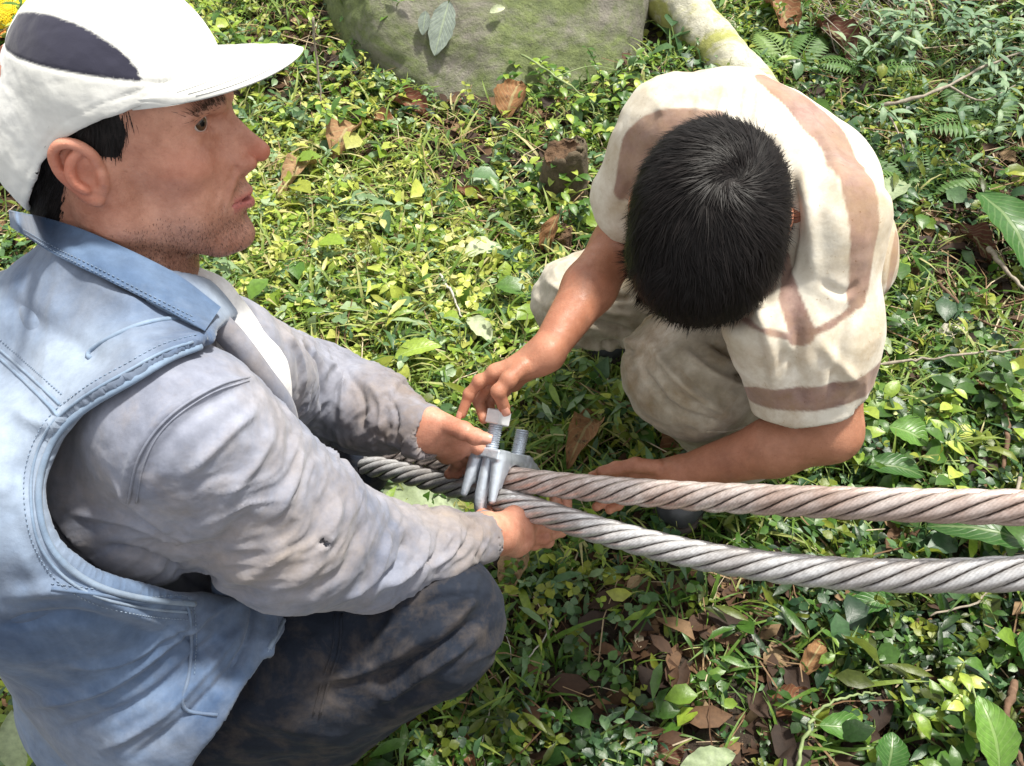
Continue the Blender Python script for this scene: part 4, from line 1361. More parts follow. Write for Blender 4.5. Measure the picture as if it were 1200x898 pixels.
# hex nut standing at the top of the near leg
def prism(c, r, h, n, bev, mt, name, parent, hole=0):
    V = []; F = []
    lv = [(-h / 2, r - bev), (-h / 2 + bev, r), (h / 2 - bev, r), (h / 2, r - bev * 1.6)]
    for z, rr in lv:
        for j in range(n):
            t = 2 * math.pi * j / n + .25
            V.append(c + ca * rr * math.cos(t) + cs * rr * math.sin(t) + cu * z)
    for i in range(3):
        for j in range(n): F.append([i * n + j, i * n + (j + 1) % n, (i + 1) * n + (j + 1) % n, (i + 1) * n + j])
    F.append(list(range(n))[::-1]); F.append([3 * n + j for j in range(n)])
    return obj(name, np.array(V), F, mt, parent, smooth=False)
prism(CL(0, -RU, .074), .0180, .0190, 6, .0012, M_NUT, 'nut', clamp)
V, F = tube(np.array([CL(0, -RU, .078), CL(0, -RU, .0845)]), rb * .95, 16)
obj('bolt_end', V, fix(F), M_GALV, clamp)
# saddle: bridge over the upper cable with forked wedge feet round the near leg
S = Sdf()
Ml = np.stack([ca, cs, cu], 1)
def box(S, c, hx, k, op='u', rot=None, rnd=.002):
    M = Ml if rot is None else Ml @ rot
    c = CL(*c); hx = np.asarray(hx) - rnd
    def f(p):
        q = np.abs((p - c) @ M) - hx
        return np.linalg.norm(np.maximum(q, 0), axis=1) + np.minimum(q.max(1), 0) - rnd
    S.o.append((op, k, f, c, float(np.linalg.norm(hx)) + rnd))
def Rx(t): return np.array([[1, 0, 0], [0, math.cos(t), -math.sin(t)], [0, math.sin(t), math.cos(t)]])
def Ry(t): return np.array([[math.cos(t), 0, math.sin(t)], [0, 1, 0], [-math.sin(t), 0, math.cos(t)]])
box(S, (0, .002, .0235), (.0235, .034, .0088), .004)
box(S, (0, -RU - .001, .026), (.0255, .0140, .0064), .004)
box(S, (0, RU + .007, .0185), (.0245, .0175, .0085), .004, rot=Rx(-.45))
for sg in (-1, 1):
    S.cap(CL(sg * .0190, -RU - .002, .020), CL(sg * .0240, -RU - .006, -.032), .0102, .0050, .006)
    S.cap(CL(sg * .0185, -RU + .008, .018), CL(sg * .0215, -RU + .004, -.012), .0090, .0055, .006)
    box(S, (sg * .0190, RU + .007, .004), (.0070, .0090, .0200), .004)
    box(S, (sg * .0185, 0, .014), (.0062, .032, .0110), .006)
S.cap(CL(-.05, 0, 0), CL(.05, 0, 0), RC + .0005, RC + .0005, .002, 's')
for sg in (-1, 1):
    S.cap(CL(0, sg * RU, -.02), CL(0, sg * RU, .05), rb + .0006, rb + .0006, .002, 's')
V, F, N = extract(S, pu - .08, pu + .08, .0012, 4)
obj('saddle', V, F, M_GALV, clamp)
# ================================================================== GROUND
def G(x, y):
    x = np.asarray(x, float); y = np.asarray(y, float)
    P = np.stack([x.ravel(), y.ravel(), 0 * x.ravel()], 1)
    z = .030 * fbm(P * 2.3, 3, 50) + .012 * fbm(P * 9, 2, 51) - .012
    near = np.exp(-((P[:, 0] + .1) ** 2 + (P[:, 1] - .7) ** 2) / .5)
    z = z * (1 - .5 * near) + .05 * np.maximum(0, P[:, 1] - 1.7) + .03 * np.maximum(0, np.abs(P[:, 0]) - 1.2)
    return z.reshape(x.shape)
def gpt(px, py, lift=0.0):
    d = W(px, py, 1.0) - CAM
    t = -CAM[2] / d[2]
    for _ in range(6):
        p = CAM + d * t
        t = (float(G(p[0], p[1])) + lift - CAM[2]) / d[2]
    return CAM + d * t
def axis(c, half, fine, coarse):
    a = [0.0]
    while a[-1] < half: a.append(a[-1] + (fine if a[-1] < 2.2 else coarse * (a[-1] / 2.2)))
    a = np.array(a); return c + np.r_[-a[:0:-1], a]
gx = axis(0, 14, .016, .05); gy = axis(1.6, 14, .016, .05)
X_, Y_ = np.meshgrid(gx, gy, indexing='ij')
Z_ = G(X_, Y_) + .006 * fbm(np.stack([X_.ravel(), Y_.ravel(), 0 * X_.ravel()], 1) * 26, 3, 52).reshape(X_.shape)
V = np.stack([X_.ravel(), Y_.ravel(), Z_.ravel()], 1)
i, j = np.meshgrid(np.arange(len(gx) - 1), np.arange(len(gy) - 1), indexing='ij')
k = i * len(gy) + j
F = np.stack([k, k + len(gy), k + len(gy) + 1, k + 1], -1).reshape(-1, 4)
def soil():
    m, nt, b = mat('forest_soil')
    c = ramp(nt, noise(nt, 6, 8, .7), [(.3, (.016, .010, .007)), (.55, (.042, .027, .017)), (.75, (.085, .06, .038))])
    g = ramp(nt, noise(nt, 30, 6, .75), [(.50, 0.0), (.62, .7)])
    c = mix(nt, g, c, (.035, .050, .012))
    s = ramp(nt, noise(nt, 160, 3, .8), [(.62, 0.0), (.70, .8)])
    c = mix(nt, s, c, (.20, .15, .10))
    nt.links.new(c, b.inputs['Base Color'])
    b.inputs['Roughness'].default_value = .95
    p = bump(nt, b, noise(nt, 40, 6, .8), 1.0, .012)
    bump(nt, b, noise(nt, 260, 4, .7), .8, .003, p)
    return m
gr = obj('ground', V, F, soil(), origin=(0, 0, 0))
tag(gr, 'dark forest soil under low plants and leaf litter', None, None, 'structure')

# ------------------------------------------------------------------ leaves
def leaf_mat(name, stops, transl=.35, rough=.5, vein=False, spec=.35, brown=None):
    m, nt, b = mat(name)
    c = ramp(nt, attr(nt, 'rnd'), stops)
    n = noise(nt, 120, 4, .6)
    c = mix(nt, 1.0, c, ramp(nt, n, [(.3, (.75, .75, .75)), (.7, (1.15, 1.15, 1.1))]), 'MULTIPLY')
    if brown is not None:
        c = mix(nt, ramp(nt, noise(nt, 45, 5, .7), [(.58, 0.0), (.66, .8)]), c, brown)
    if vein:
        u = attr(nt, 'lu'); v = attr(nt, 'lv')
        s = math_(nt, 'SINE', math_(nt, 'MULTIPLY', math_(nt, 'SUBTRACT', u, math_(nt, 'MULTIPLY', v, .30)), 62.0))
        s = math_(nt, 'MULTIPLY', math_(nt, 'ADD', s, 1.0), .5)
        s = math_(nt, 'POWER', s, 7.0)
        mid = ramp(nt, v, [(0.0, 1.0), (.055, 1.0), (.10, 0.0)])
        s2 = math_(nt, 'MAXIMUM', math_(nt, 'MULTIPLY', s, .45), mid)
        c = mix(nt, math_(nt, 'MULTIPLY', s2, .45), c, mix(nt, .5, c, (.50, .60, .30)))
    nt.links.new(c, b.inputs['Base Color'])
    b.inputs['Roughness'].default_value = rough
    b.inputs['Specular IOR Level'].default_value = spec
    if vein: bump(nt, b, s2, .5, .002)
    else: bump(nt, b, n, .4, .002)
    out = nt.nodes['Material Output']
    tr_ = nt.nodes.new('ShaderNodeBsdfTranslucent'); nt.links.new(c, tr_.inputs[0])
    mx = nt.nodes.new('ShaderNodeMixShader'); mx.inputs[0].default_value = transl
    nt.links.new(b.outputs[0], mx.inputs[1]); nt.links.new(tr_.outputs[0], mx.inputs[2])
    nt.links.new(mx.outputs[0], out.inputs[0])
    return m
GREEN = [(0.0, (.018, .048, .012)), (.25, (.045, .11, .018)), (.5, (.085, .19, .028)), (.75, (.25, .37, .04)), (1.0, (.52, .58, .12))]
M_COVER = leaf_mat('cover_leaf', GREEN, .38, .38, spec=.5)
M_COVER_B = leaf_mat('cover_leaf_bluish', [(0, (.015, .045, .02)), (.4, (.05, .12, .045)), (.7, (.12, .22, .09)), (1, (.28, .38, .20))], .3, .42, spec=.5)
M_COVER_C = leaf_mat('cover_leaf_yellow', [(0, (.05, .07, .012)), (.4, (.16, .21, .025)), (.7, (.36, .40, .06)), (1, (.62, .60, .24))], .42, .4, spec=.4)
M_GRASS = leaf_mat('grass_blade', [(0, (.04, .10, .015)), (.5, (.12, .22, .03)), (.8, (.28, .36, .08)), (1, (.50, .46, .22))], .4, .5)
M_STEM = leaf_mat('stem', [(0, (.05, .09, .02)), (.6, (.14, .20, .05)), (1, (.30, .30, .12))], .1, .6)
M_LITTER = leaf_mat('litter', [(0, (.025, .014, .009)), (.35, (.07, .035, .018)), (.65, (.16, .09, .045)), (.9, (.30, .21, .12)), (1, (.50, .42, .30))], .15, .75)
M_PALE = leaf_mat('pale_leaf', [(0, (.22, .30, .16)), (1, (.50, .55, .36))], .3, .5)

def leaf_geo(L, wr_, rows=3, fold=.25, curl=.3, shape=1.0, twist=0.0, wav=0.0, seed=0):
    """leaf along +x, blade up +z; returns V, F, lu, lv"""
    r = np.random.default_rng(seed)
    V = []; lu = []; lv = []
    x = z = 0.0
    for i in range(rows + 1):
        t = i / rows
        hw = wr_ * L * .5 * (math.sin(math.pi * min(1, t ** shape)) ** .8 + (.06 if i == 0 else .0))
        a = curl * (t - .3) * 1.5
        if i: x += L / rows * math.cos(a); z -= L / rows * math.sin(a)
        tw = twist * t
        for s in (-1, 0, 1):
            yy = s * hw * math.cos(fold)
            zz = abs(s) * hw * math.sin(fold) + (wav * L * r.normal() if s else 0)
            V.append((x, yy * math.cos(tw) - zz * math.sin(tw), z + zz * math.cos(tw) + yy * math.sin(tw)))
            lu.append(t); lv.append(abs(s))
    F = []
    for i in range(rows):
        for k in (0, 1):
            a = i * 3 + k
            F.append([a, a + 3, a + 4, a + 1])
    return np.array(V), np.array(F), np.array(lu), np.array(lv)
def rotz(a): return np.array([[math.cos(a), -math.sin(a), 0], [math.sin(a), math.cos(a), 0], [0, 0, 1.]])
def roty(a): return np.array([[math.cos(a), 0, math.sin(a)], [0, 1, 0], [-math.sin(a), 0, math.cos(a)]])
def sprig(kind, seed):
    """small plant template: list of (V, F, shade offset, material)"""
    r = np.random.default_rng(seed); parts = []
    def stem(a, b, w_=.0009):
        a = np.array(a); b = np.array(b)
        s = np.cross(b - a, A(.3, .2, 1)); s = s / (np.linalg.norm(s) + 1e-9) * w_
        parts.append((np.array([a - s, a + s, b + s, b - s]), np.array([[0, 1, 2, 3]]), r.normal() * .05, 1))
    def lf(p, az, tilt, L, wr_, rows=3, **kw):
        v, f, _, _ = leaf_geo(L, wr_, rows, seed=int(r.integers(1e6)), **kw)
        ro = r.normal() * .45; v = v @ np.array([[1, 0, 0], [0, math.cos(ro), math.sin(ro)], [0, -math.sin(ro), math.cos(ro)]])
        v = v @ roty(tilt + r.normal() * .30).T @ rotz(az).T + np.array(p)
        parts.append((v, f, r.normal() * .10, 0))
    if kind == 'clover':
        for s in range(r.integers(3, 6)):
            az = r.random() * 6.28; h = r.uniform(.012, .045); o = r.uniform(0, .022)
            top = (o * math.cos(az), o * math.sin(az), h); stem((0, 0, 0), top)
            n = r.integers(2, 4)
            for k in range(n): lf(top, az + 6.28 * k / n + r.normal() * .2, r.uniform(-.35, .3), r.uniform(.010, .017), r.uniform(.75, 1.0), fold=.2, curl=.2, shape=.8)
    elif kind == 'herb':
        hgt = r.uniform(.03, .09); az = r.random() * 6.28; le = r.uniform(.1, .7); p0 = np.zeros(3)
        n = r.integers(3, 6)
        for s in range(n):
            p = p0 + hgt / n * np.array([math.sin(le) * math.cos(az), math.sin(le) * math.sin(az), math.cos(le)])
            stem(p0, p, .0011)
            for k in range(2): lf(p, az + s * 1.57 + k * 3.14 + r.normal() * .25, r.uniform(-.5, .25), r.uniform(.014, .028) * (1 - .1 * s), r.uniform(.42, .62), fold=.3, curl=.4)
            p0 = p; az += r.normal() * .2; le += .12
    elif kind == 'broad':
        for s in range(r.integers(2, 5)):
            az = r.random() * 6.28; h = r.uniform(.015, .055)
            top = (.02 * math.cos(az), .02 * math.sin(az), h); stem((0, 0, 0), top, .0013)
            lf(top, az, r.uniform(-.3, .5), r.uniform(.030, .055), r.uniform(.45, .75), 3, fold=.3, curl=.5)
    elif kind == 'lance':
        for s in range(r.integers(4, 8)):
            az = r.random() * 6.28; h = r.uniform(.006, .05); o = r.uniform(.0, .02)
            top = (o * math.cos(az), o * math.sin(az), h); stem((0, 0, 0), top, .0010)
            lf(top, az + r.normal() * .3, r.uniform(-.7, .4), r.uniform(.022, .048), r.uniform(.16, .32), 3, fold=.25, curl=r.uniform(.2, 1.0))
    elif kind == 'vine':
        p = np.zeros(3); az = r.random() * 6.28
        for s in range(7):
            q = p + A(.018 * math.cos(az), .018 * math.sin(az), r.uniform(-.004, .007)); q[2] = max(q[2], .002)
            stem(p, q, .0010)
            lf(q, az + r.choice([-1, 1]) * r.uniform(.7, 1.5), r.uniform(-.5, .1), r.uniform(.012, .022), r.uniform(.6, .9), fold=.25, curl=.3, shape=.8)
            p = q; az += r.normal() * .35
    elif kind == 'grass':
        for s in range(r.integers(4, 8)):
            az = r.random() * 6.28; L = r.uniform(.04, .12)
            v, f, _, _ = leaf_geo(L, r.uniform(.035, .06), 5, fold=.3, curl=r.uniform(.6, 1.6), shape=.6, seed=s)
            v = v @ roty(-r.uniform(.7, 1.3)).T @ rotz(az).T
            parts.append((v, f, r.normal() * .12, 0))
    elif kind == 'dry':
        az = r.random() * 6.28; L = r.uniform(.04, .16)
        a = A(0, 0, r.uniform(.003, .03)); b = a + A(L * math.cos(az), L * math.sin(az), r.uniform(-.01, .02))
        mid = (a + b) / 2 + r.normal(0, .006, 3)
        stem(a, mid, .0012); stem(mid, b, .0009)
        if r.random() < .4: stem(mid, mid + r.normal(0, .02, 3), .0007)
    elif kind == 'dead':
        for s in range(r.integers(1, 3)):
            lf((r.normal() * .01, r.normal() * .01, r.uniform(.004, .016)), r.random() * 6.28, r.normal() * .35, r.uniform(.022, .050), r.uniform(.35, .7), 3, fold=r.uniform(-.3, .6), curl=r.uniform(-.8, 1.4), wav=.04)
    V = []; F = []; sh = []; mi = []; k = 0
    for v, f, o, m in parts:
        V.append(v); F.append(f + k); sh.append(np.full(len(v), o)); mi.append(np.full(len(f), m)); k += len(v)
    return np.vstack(V), np.vstack(F), np.concatenate(sh), np.concatenate(mi)
def scatter(name, kinds, pos, scale, shade, mats, label, tiltamt=.25, cat=None, wts=None):
    n = len(pos); sp = rng.choice(len(mats) - 1, n, p=wts); Vs = []; Fs = []; Ss = []; Ms = []; k = 0
    tm = [sprig(kn, 100 + 7 * i) for i, kn in enumerate(kinds)]
    pick = rng.integers(0, len(tm), n)
    az = rng.random(n) * 2 * np.pi
    for ti, (v, f, s, m) in enumerate(tm):
        ix = np.nonzero(pick == ti)[0]
        if not len(ix): continue
        c, s_ = np.cos(az[ix]), np.sin(az[ix])
        v0 = v[None] * scale[ix, None, None]
        X = v0[..., 0] * c[:, None] - v0[..., 1] * s_[:, None]
        Y = v0[..., 0] * s_[:, None] + v0[..., 1] * c[:, None]
        Z = v0[..., 2]
        tx, ty = rng.normal(0, tiltamt, (2, len(ix)))
        X = X + Z * tx[:, None]; Y = Y + Z * ty[:, None]
        Z = Z + np.abs(0 * X)
        Vv_ = np.stack([X + pos[ix, 0, None], Y + pos[ix, 1, None], Z + pos[ix, 2, None]], -1)
        Vs.append(Vv_.reshape(-1, 3))
        Fs.append((f[None] + (np.arange(len(ix)) * len(v))[:, None, None]).reshape(-1, 4) + k)
        Ss.append((shade[ix, None] + s[None]).ravel()); Ms.append(np.where(m[None] == 0, sp[ix, None], len(mats) - 1).ravel())
        k += len(ix) * len(v)
    o = obj(name, np.vstack(Vs), np.vstack(Fs), mats, origin=(0, 0, 0), attrs={'rnd': np.clip(np.concatenate(Ss), 0, 1)}, mi=np.concatenate(Ms), smooth=True)
    return tag(o, label, cat, None, 'stuff')
def spots(n, dens=None):
    out = []
    tot = 0
    while tot < n:
        P = np.stack([rng.uniform(-3.6, 3.4, n * 3), rng.uniform(-.35, 4.4, n * 3), np.zeros(n * 3)], 1)
        q = proj(P)
        ok = (q[:, 2] > .3) & (q[:, 0] > -620) & (q[:, 0] < 1640) & (q[:, 1] > -230) & (q[:, 1] < 1250)
        # not on the boulder
        ok &= ~(((P[:, 0] - RK[0]) / RKR[0]) ** 2 + ((P[:, 1] - RK[1]) / RKR[1]) ** 2 < .85)
        if dens is not None:
            ok &= rng.random(len(P)) < dens(P, q)
        P = P[ok]; out.append(P); tot += len(P)
    P = np.vstack(out)[:n]
    P[:, 2] = G(P[:, 0], P[:, 1]) - .002
    return P
RK = A(-.02, 2.80); RKR = A(.62, .70)

# how green each place is, read as patches over the clearing
def lush(P):
    q = proj(P)
    n = fbm(P * A(3.2, 3.2, 0) + 5, 3, 70)
    v = .50 + 1.15 * n
    for (cx, cy, r, a) in [(-.15, 1.35, .55, .35), (-.75, 2.0, .6, .30), (.95, .95, .5, .12), (.35, .45, .40, -.22), (.15, .62, .22, -.35), (.60, .55, .35, -.22),
                           (-.10, 2.12, .35, -.25), (-.45, 1.65, .3, -.28), (.95, 1.55, .28, -.45), (1.15, 1.25, .2, -.3), (.1, 2.05, .5, -.25), (.05, .28, .28, .30), (.95, .20, .30, .15), (.55, .40, .35, -.15), (-.35, 1.25, .25, -.25)]:
        v = v + a * np.exp(-((P[:, 0] - cx) ** 2 + (P[:, 1] - cy) ** 2) / r ** 2)
    return np.clip(v, .10, 1)
def bright(P):  # sunlit and shaded zones of the clearing, painted into the leaf colours
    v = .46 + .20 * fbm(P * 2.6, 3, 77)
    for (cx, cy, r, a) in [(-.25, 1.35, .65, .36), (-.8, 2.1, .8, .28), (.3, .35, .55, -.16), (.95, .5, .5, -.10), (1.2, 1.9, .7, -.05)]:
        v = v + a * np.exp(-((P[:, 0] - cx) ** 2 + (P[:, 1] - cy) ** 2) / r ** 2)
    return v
P = spots(18000, lambda P, q: lush(P))
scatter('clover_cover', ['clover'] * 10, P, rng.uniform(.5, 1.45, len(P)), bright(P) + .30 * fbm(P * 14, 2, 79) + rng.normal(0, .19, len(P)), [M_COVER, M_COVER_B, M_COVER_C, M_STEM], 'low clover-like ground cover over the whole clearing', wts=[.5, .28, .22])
P = spots(13500, lambda P, q: lush(P) ** 1.3)
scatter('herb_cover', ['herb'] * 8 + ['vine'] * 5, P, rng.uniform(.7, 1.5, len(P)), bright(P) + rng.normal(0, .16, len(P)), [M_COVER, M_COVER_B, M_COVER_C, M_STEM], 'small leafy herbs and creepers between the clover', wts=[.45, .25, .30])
P = spots(8000, lambda P, q: .15 + lush(P) * sstep(-.5, .4, fbm(P * 4, 2, 92)))
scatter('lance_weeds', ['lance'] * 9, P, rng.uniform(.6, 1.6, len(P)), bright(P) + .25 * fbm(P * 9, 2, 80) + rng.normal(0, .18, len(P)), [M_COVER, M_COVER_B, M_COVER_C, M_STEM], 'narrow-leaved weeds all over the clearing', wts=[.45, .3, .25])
P = spots(3200, lambda P, q: .25 + .75 * lush(P) * sstep(-.4, .6, fbm(P * 3, 2, 90)))
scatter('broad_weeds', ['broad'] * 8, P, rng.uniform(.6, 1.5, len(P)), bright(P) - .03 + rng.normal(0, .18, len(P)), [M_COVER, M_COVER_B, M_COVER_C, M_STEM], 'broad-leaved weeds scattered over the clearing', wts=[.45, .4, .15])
P = spots(21000, lambda P, q: (sstep(-.1, .5, fbm(P * 2.4, 2, 95)) + .12) * (.18 + .82 * sstep(.6, 1.0, P[:, 1])) + .8 * np.exp(-((P[:, 0] + .45) ** 2 + (P[:, 1] - 1.45) ** 2) / .12))
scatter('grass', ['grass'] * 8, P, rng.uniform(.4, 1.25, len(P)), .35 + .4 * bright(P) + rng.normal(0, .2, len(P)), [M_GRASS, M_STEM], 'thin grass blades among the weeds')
P = spots(24000, lambda P, q: (1.05 - .8 * lush(P)) ** 1.5)
P[:, 2] += .003
scatter('leaf_litter', ['dead'] * 12, P, rng.uniform(.5, 1.7, len(P)), np.clip(rng.beta(1.3, 2.4, len(P)), 0, 1), [M_LITTER, M_LITTER], 'brown dead leaf litter on the bare soil')
P = spots(27000, lambda P, q: .25 + .75 * sstep(.7, 1.1, P[:, 1]))
scatter('dry_stalks', ['dry'] * 14, P, rng.uniform(.5, 1.3, len(P)), np.clip(rng.beta(2.8, 1.3, len(P)), 0, 1), [M_LITTER, M_LITTER], 'short dry stalks and straw strewn over the plants')

# ------------------------------------------------------------------ boulder
def rock_mat():
    m, nt, b = mat('mossy_stone')
    c = ramp(nt, noise(nt, 4, 8, .65), [(.3, (.13, .12, .10)), (.5, (.22, .205, .17)), (.7, (.33, .315, .27))])
    g = ramp(nt, noise(nt, 3.2, 8, .7, dist=.6), [(.42, 0.0), (.56, .85)])
    c = mix(nt, g, c, ramp(nt, noise(nt, 40, 5, .7), [(.3, (.075, .105, .03)), (.7, (.18, .23, .065))]))
    d = ramp(nt, noise(nt, 26, 6, .75), [(.60, 0.0), (.68, .7)])
    c = mix(nt, d, c, (.07, .065, .055))
    nt.links.new(c, b.inputs['Base Color']); b.inputs['Roughness'].default_value = .92
    p = bump(nt, b, noise(nt, 10, 8, .75), 1.0, .022)
    bump(nt, b, noise(nt, 90, 5, .75), .9, .005, p)
    return m
M_ROCK = rock_mat()
S = Sdf()
rl, rr_ = gpt(385, 128), gpt(760, 88)
S.ell((.02, 2.98, .0), (.66, .86, .58), .05)
S.ell((.42, 2.80, .0), (.28, .50, .26), .10)
pf = gpt(600, 122); n1 = nrm(A(.10, -.72, .69))
S.fn(lambda q: (q - pf - A(0, .03, 0)) @ n1 - .01 * vnoise(q * 5, 3), pf, 1, .05, 'i')
pl_ = gpt(428, 138); n2 = nrm(A(-.80, -.58, .12))
S.fn(lambda q: (q - pl_ - A(0, .03, 0)) @ n2, pl_, 1, .025, 'i')
pr_ = gpt(735, 96); n3 = nrm(A(.93, -.30, .12))
S.fn(lambda q: (q - pr_) @ n3, pr_, 1, .08, 'i')
S.fn(lambda q: q[:, 2] - .46, pl_, 1, .10, 'i')
V, F, N = extract(S, (-1.1, 1.9, -.2), (.95, 4.0, .7), .011)
V = V + N * (.022 * fbm(V * 3.2, 3, 110) - .022 * np.abs(fbm(V * 5, 4, 112)) + .007 * fbm(V * 30, 3, 111))[:, None]
rk = obj('boulder', V, F, M_ROCK)
tag(rk, 'large grey-brown boulder with green moss patches, behind the two people', 'boulder')
Br = bvh(V, F)

# ------------------------------------------------------------------ single leaves
M_BIG = leaf_mat('large_green_leaf', [(0, (.02, .06, .015)), (.4, (.05, .15, .025)), (.7, (.12, .26, .04)), (1, (.30, .42, .06))], .3, .38, True, .45)
M_GREY = leaf_mat('grey_green_leaf', [(0, (.12, .15, .13)), (1, (.22, .26, .23))], .1, .5, True)
M_DEAD = leaf_mat('dead_leaf', [(0, (.05, .018, .012)), (.3, (.13, .045, .028)), (.6, (.24, .12, .055)), (.85, (.36, .25, .15)), (1, (.62, .58, .50))], .12, .7, True, .2, (.05, .03, .02))
def single(name, b, t, wr_, lift, shade, m, label, cat, fold=.25, curl=.5, wav=.01, group=None, shape=.9, surf=None, stalk=True, roll=0.0):
    if surf is None: p0, p1 = gpt(b[0], b[1], lift[0]), gpt(t[0], t[1], lift[1])
    else:
        pp = onsurf(surf, [b, t])
        if len(pp) < 2: print('MISS', label); return
        p0, p1 = pp[0] + A(0, -.016, .016), pp[1] + A(0, -.014, .014)
    L = np.linalg.norm(p1 - p0)
    rows = 18; cols = 10
    ax = nrm(p1 - p0)
    upv = A(0, 0, 1) if surf is None else nrm(A(0, -.55, .8))
    sd_ = nrm(np.cross(upv, ax)); nn_ = np.cross(ax, sd_)
    sd_, nn_ = sd_ * math.cos(roll) + nn_ * math.sin(roll), nn_ * math.cos(roll) - sd_ * math.sin(roll)
    sg = int(abs(b[0] * 7 + b[1] * 3)); ph = sg % 10
    V = []; lu = []; lv = []
    for i in range(rows + 1):
        tt = i / rows
        hw = wr_ * L * .5 * (math.sin(math.pi * min(1.0, tt ** shape)) ** .75) + .0006
        arch = curl * L * .25 * math.sin(math.pi * tt)
        for j in range(-cols // 2, cols // 2 + 1):
            s = j / (cols / 2)
            e = 1 + .05 * math.sin(tt * 31 + ph + s)
            wv = wav * L * (math.sin(tt * 14 + ph + s * 1.2) * s * s + .5 * math.sin(tt * 25 + s * 5 + ph))
            an = fold * abs(s) * 1.3
            V.append(p0 + ax * L * tt + sd_ * s * hw * e * math.cos(an) + nn_ * (abs(s) * hw * math.sin(an) + arch + wv))
            lu.append(tt); lv.append(abs(s))
    c = cols + 1
    V = np.array(V)
    F = [[i * c + j, i * c + j + 1, (i + 1) * c + j + 1, (i + 1) * c + j] for i in range(rows) for j in range(cols)]
    th = .0006
    o_ = obj(name, V, np.array(F), m, attrs={'rnd': np.full(len(V), shade), 'lu': lu, 'lv': lv})
    if stalk:
        q0 = p0 - ax * L * .22 + A(0, 0, -min(.01, lift[0]))
        v, f = tube(np.array([q0, (q0 + p0) / 2 + nn_ * .002, p0 + ax * L * .05]), .0014, 6)
        o2 = obj('leaf_stalk', v, fix(f), M_STEM if 'dead' not in name else M_LITTER, o_, attrs={'rnd': np.full(len(v), .5)})
    return tag(o_, label, cat, group)
GL = 'large green leaves in the clearing'
for b, t, wr_, lift, sh, lab in [
    ((1146, 226), (1212, 325), .50, (.10, .07), .30, 'large dark green lance leaf with pale midrib at the right edge'),
    ((1172, 905), (1146, 815), .62, (.06, .10), .72, 'bright green oval leaf standing up in the bottom right corner'),
    ((1042, 500), (1088, 522), .95, (.06, .05), .66, 'bright heart-shaped leaf beside the boy\'s left elbow'),
    ((1215, 640), (1085, 617), .42, (.08, .07), .18, 'long dark green leaf lying between the two cables at right'),
    ((462, 420), (518, 406), .46, (.05, .06), 1.0, 'yellow-green leaf glowing in the sun above the man\'s left cuff'),
    ((1200, 740), (1215, 800), .6, (.05, .05), .25, 'dark leaf cut by the right edge below the cables'),
    ((1040, 905), (1046, 858), .85, (.05, .06), .35, 'round dark green leaf on the bottom edge'),
    ((960, 850), (1020, 862), .55, (.05, .04), .50, 'curled mid green leaf left of the round one'),
    ((1012, 545), (1085, 560), .45, (.06, .04), .25, 'dark leaf just above the upper cable at right'),
    ((1050, 700), (985, 720), .42, (.05, .04), .35, 'narrow green leaf just below the lower cable'),
    ((930, 600), (985, 640), .40, (.03, .03), .2, 'small dark leaf seen between the cables')]:
    single('green_leaf', b, t, wr_, lift, sh, M_BIG, lab, 'leaf', group=GL)
for b, t, wr_, lift, sh, lab in [
    ((425, 585), (545, 600), .42, (.03, .04), .35, 'pale green wilted leaf under the cables by the man\'s cuff'),
    ((795, 905), (862, 884), .42, (.04, .04), .3, 'pale green leaf lying on the bottom edge'),
    ((545, 300), (588, 290), .65, (.05, .05), .9, 'whitish leaf underside in the middle of the clearing'),
    ((575, 400), (548, 372), .55, (.05, .05), .8, 'pale leaf above the man\'s left hand'),
    ((1020, 395), (1045, 415), .6, (.05, .05), .5, 'pale torn leaf right of the boy\'s hip'),
    ((1056, 212), (1036, 240), .55, (.06, .05), .3, 'pale leaf right of the boy\'s shoulder')]:
    single('pale_leaf', b, t, wr_, lift, sh, M_PALE, lab, 'leaf', group='pale leaves in the clearing', wav=.03)
DL = 'dead leaves lying on the ground'
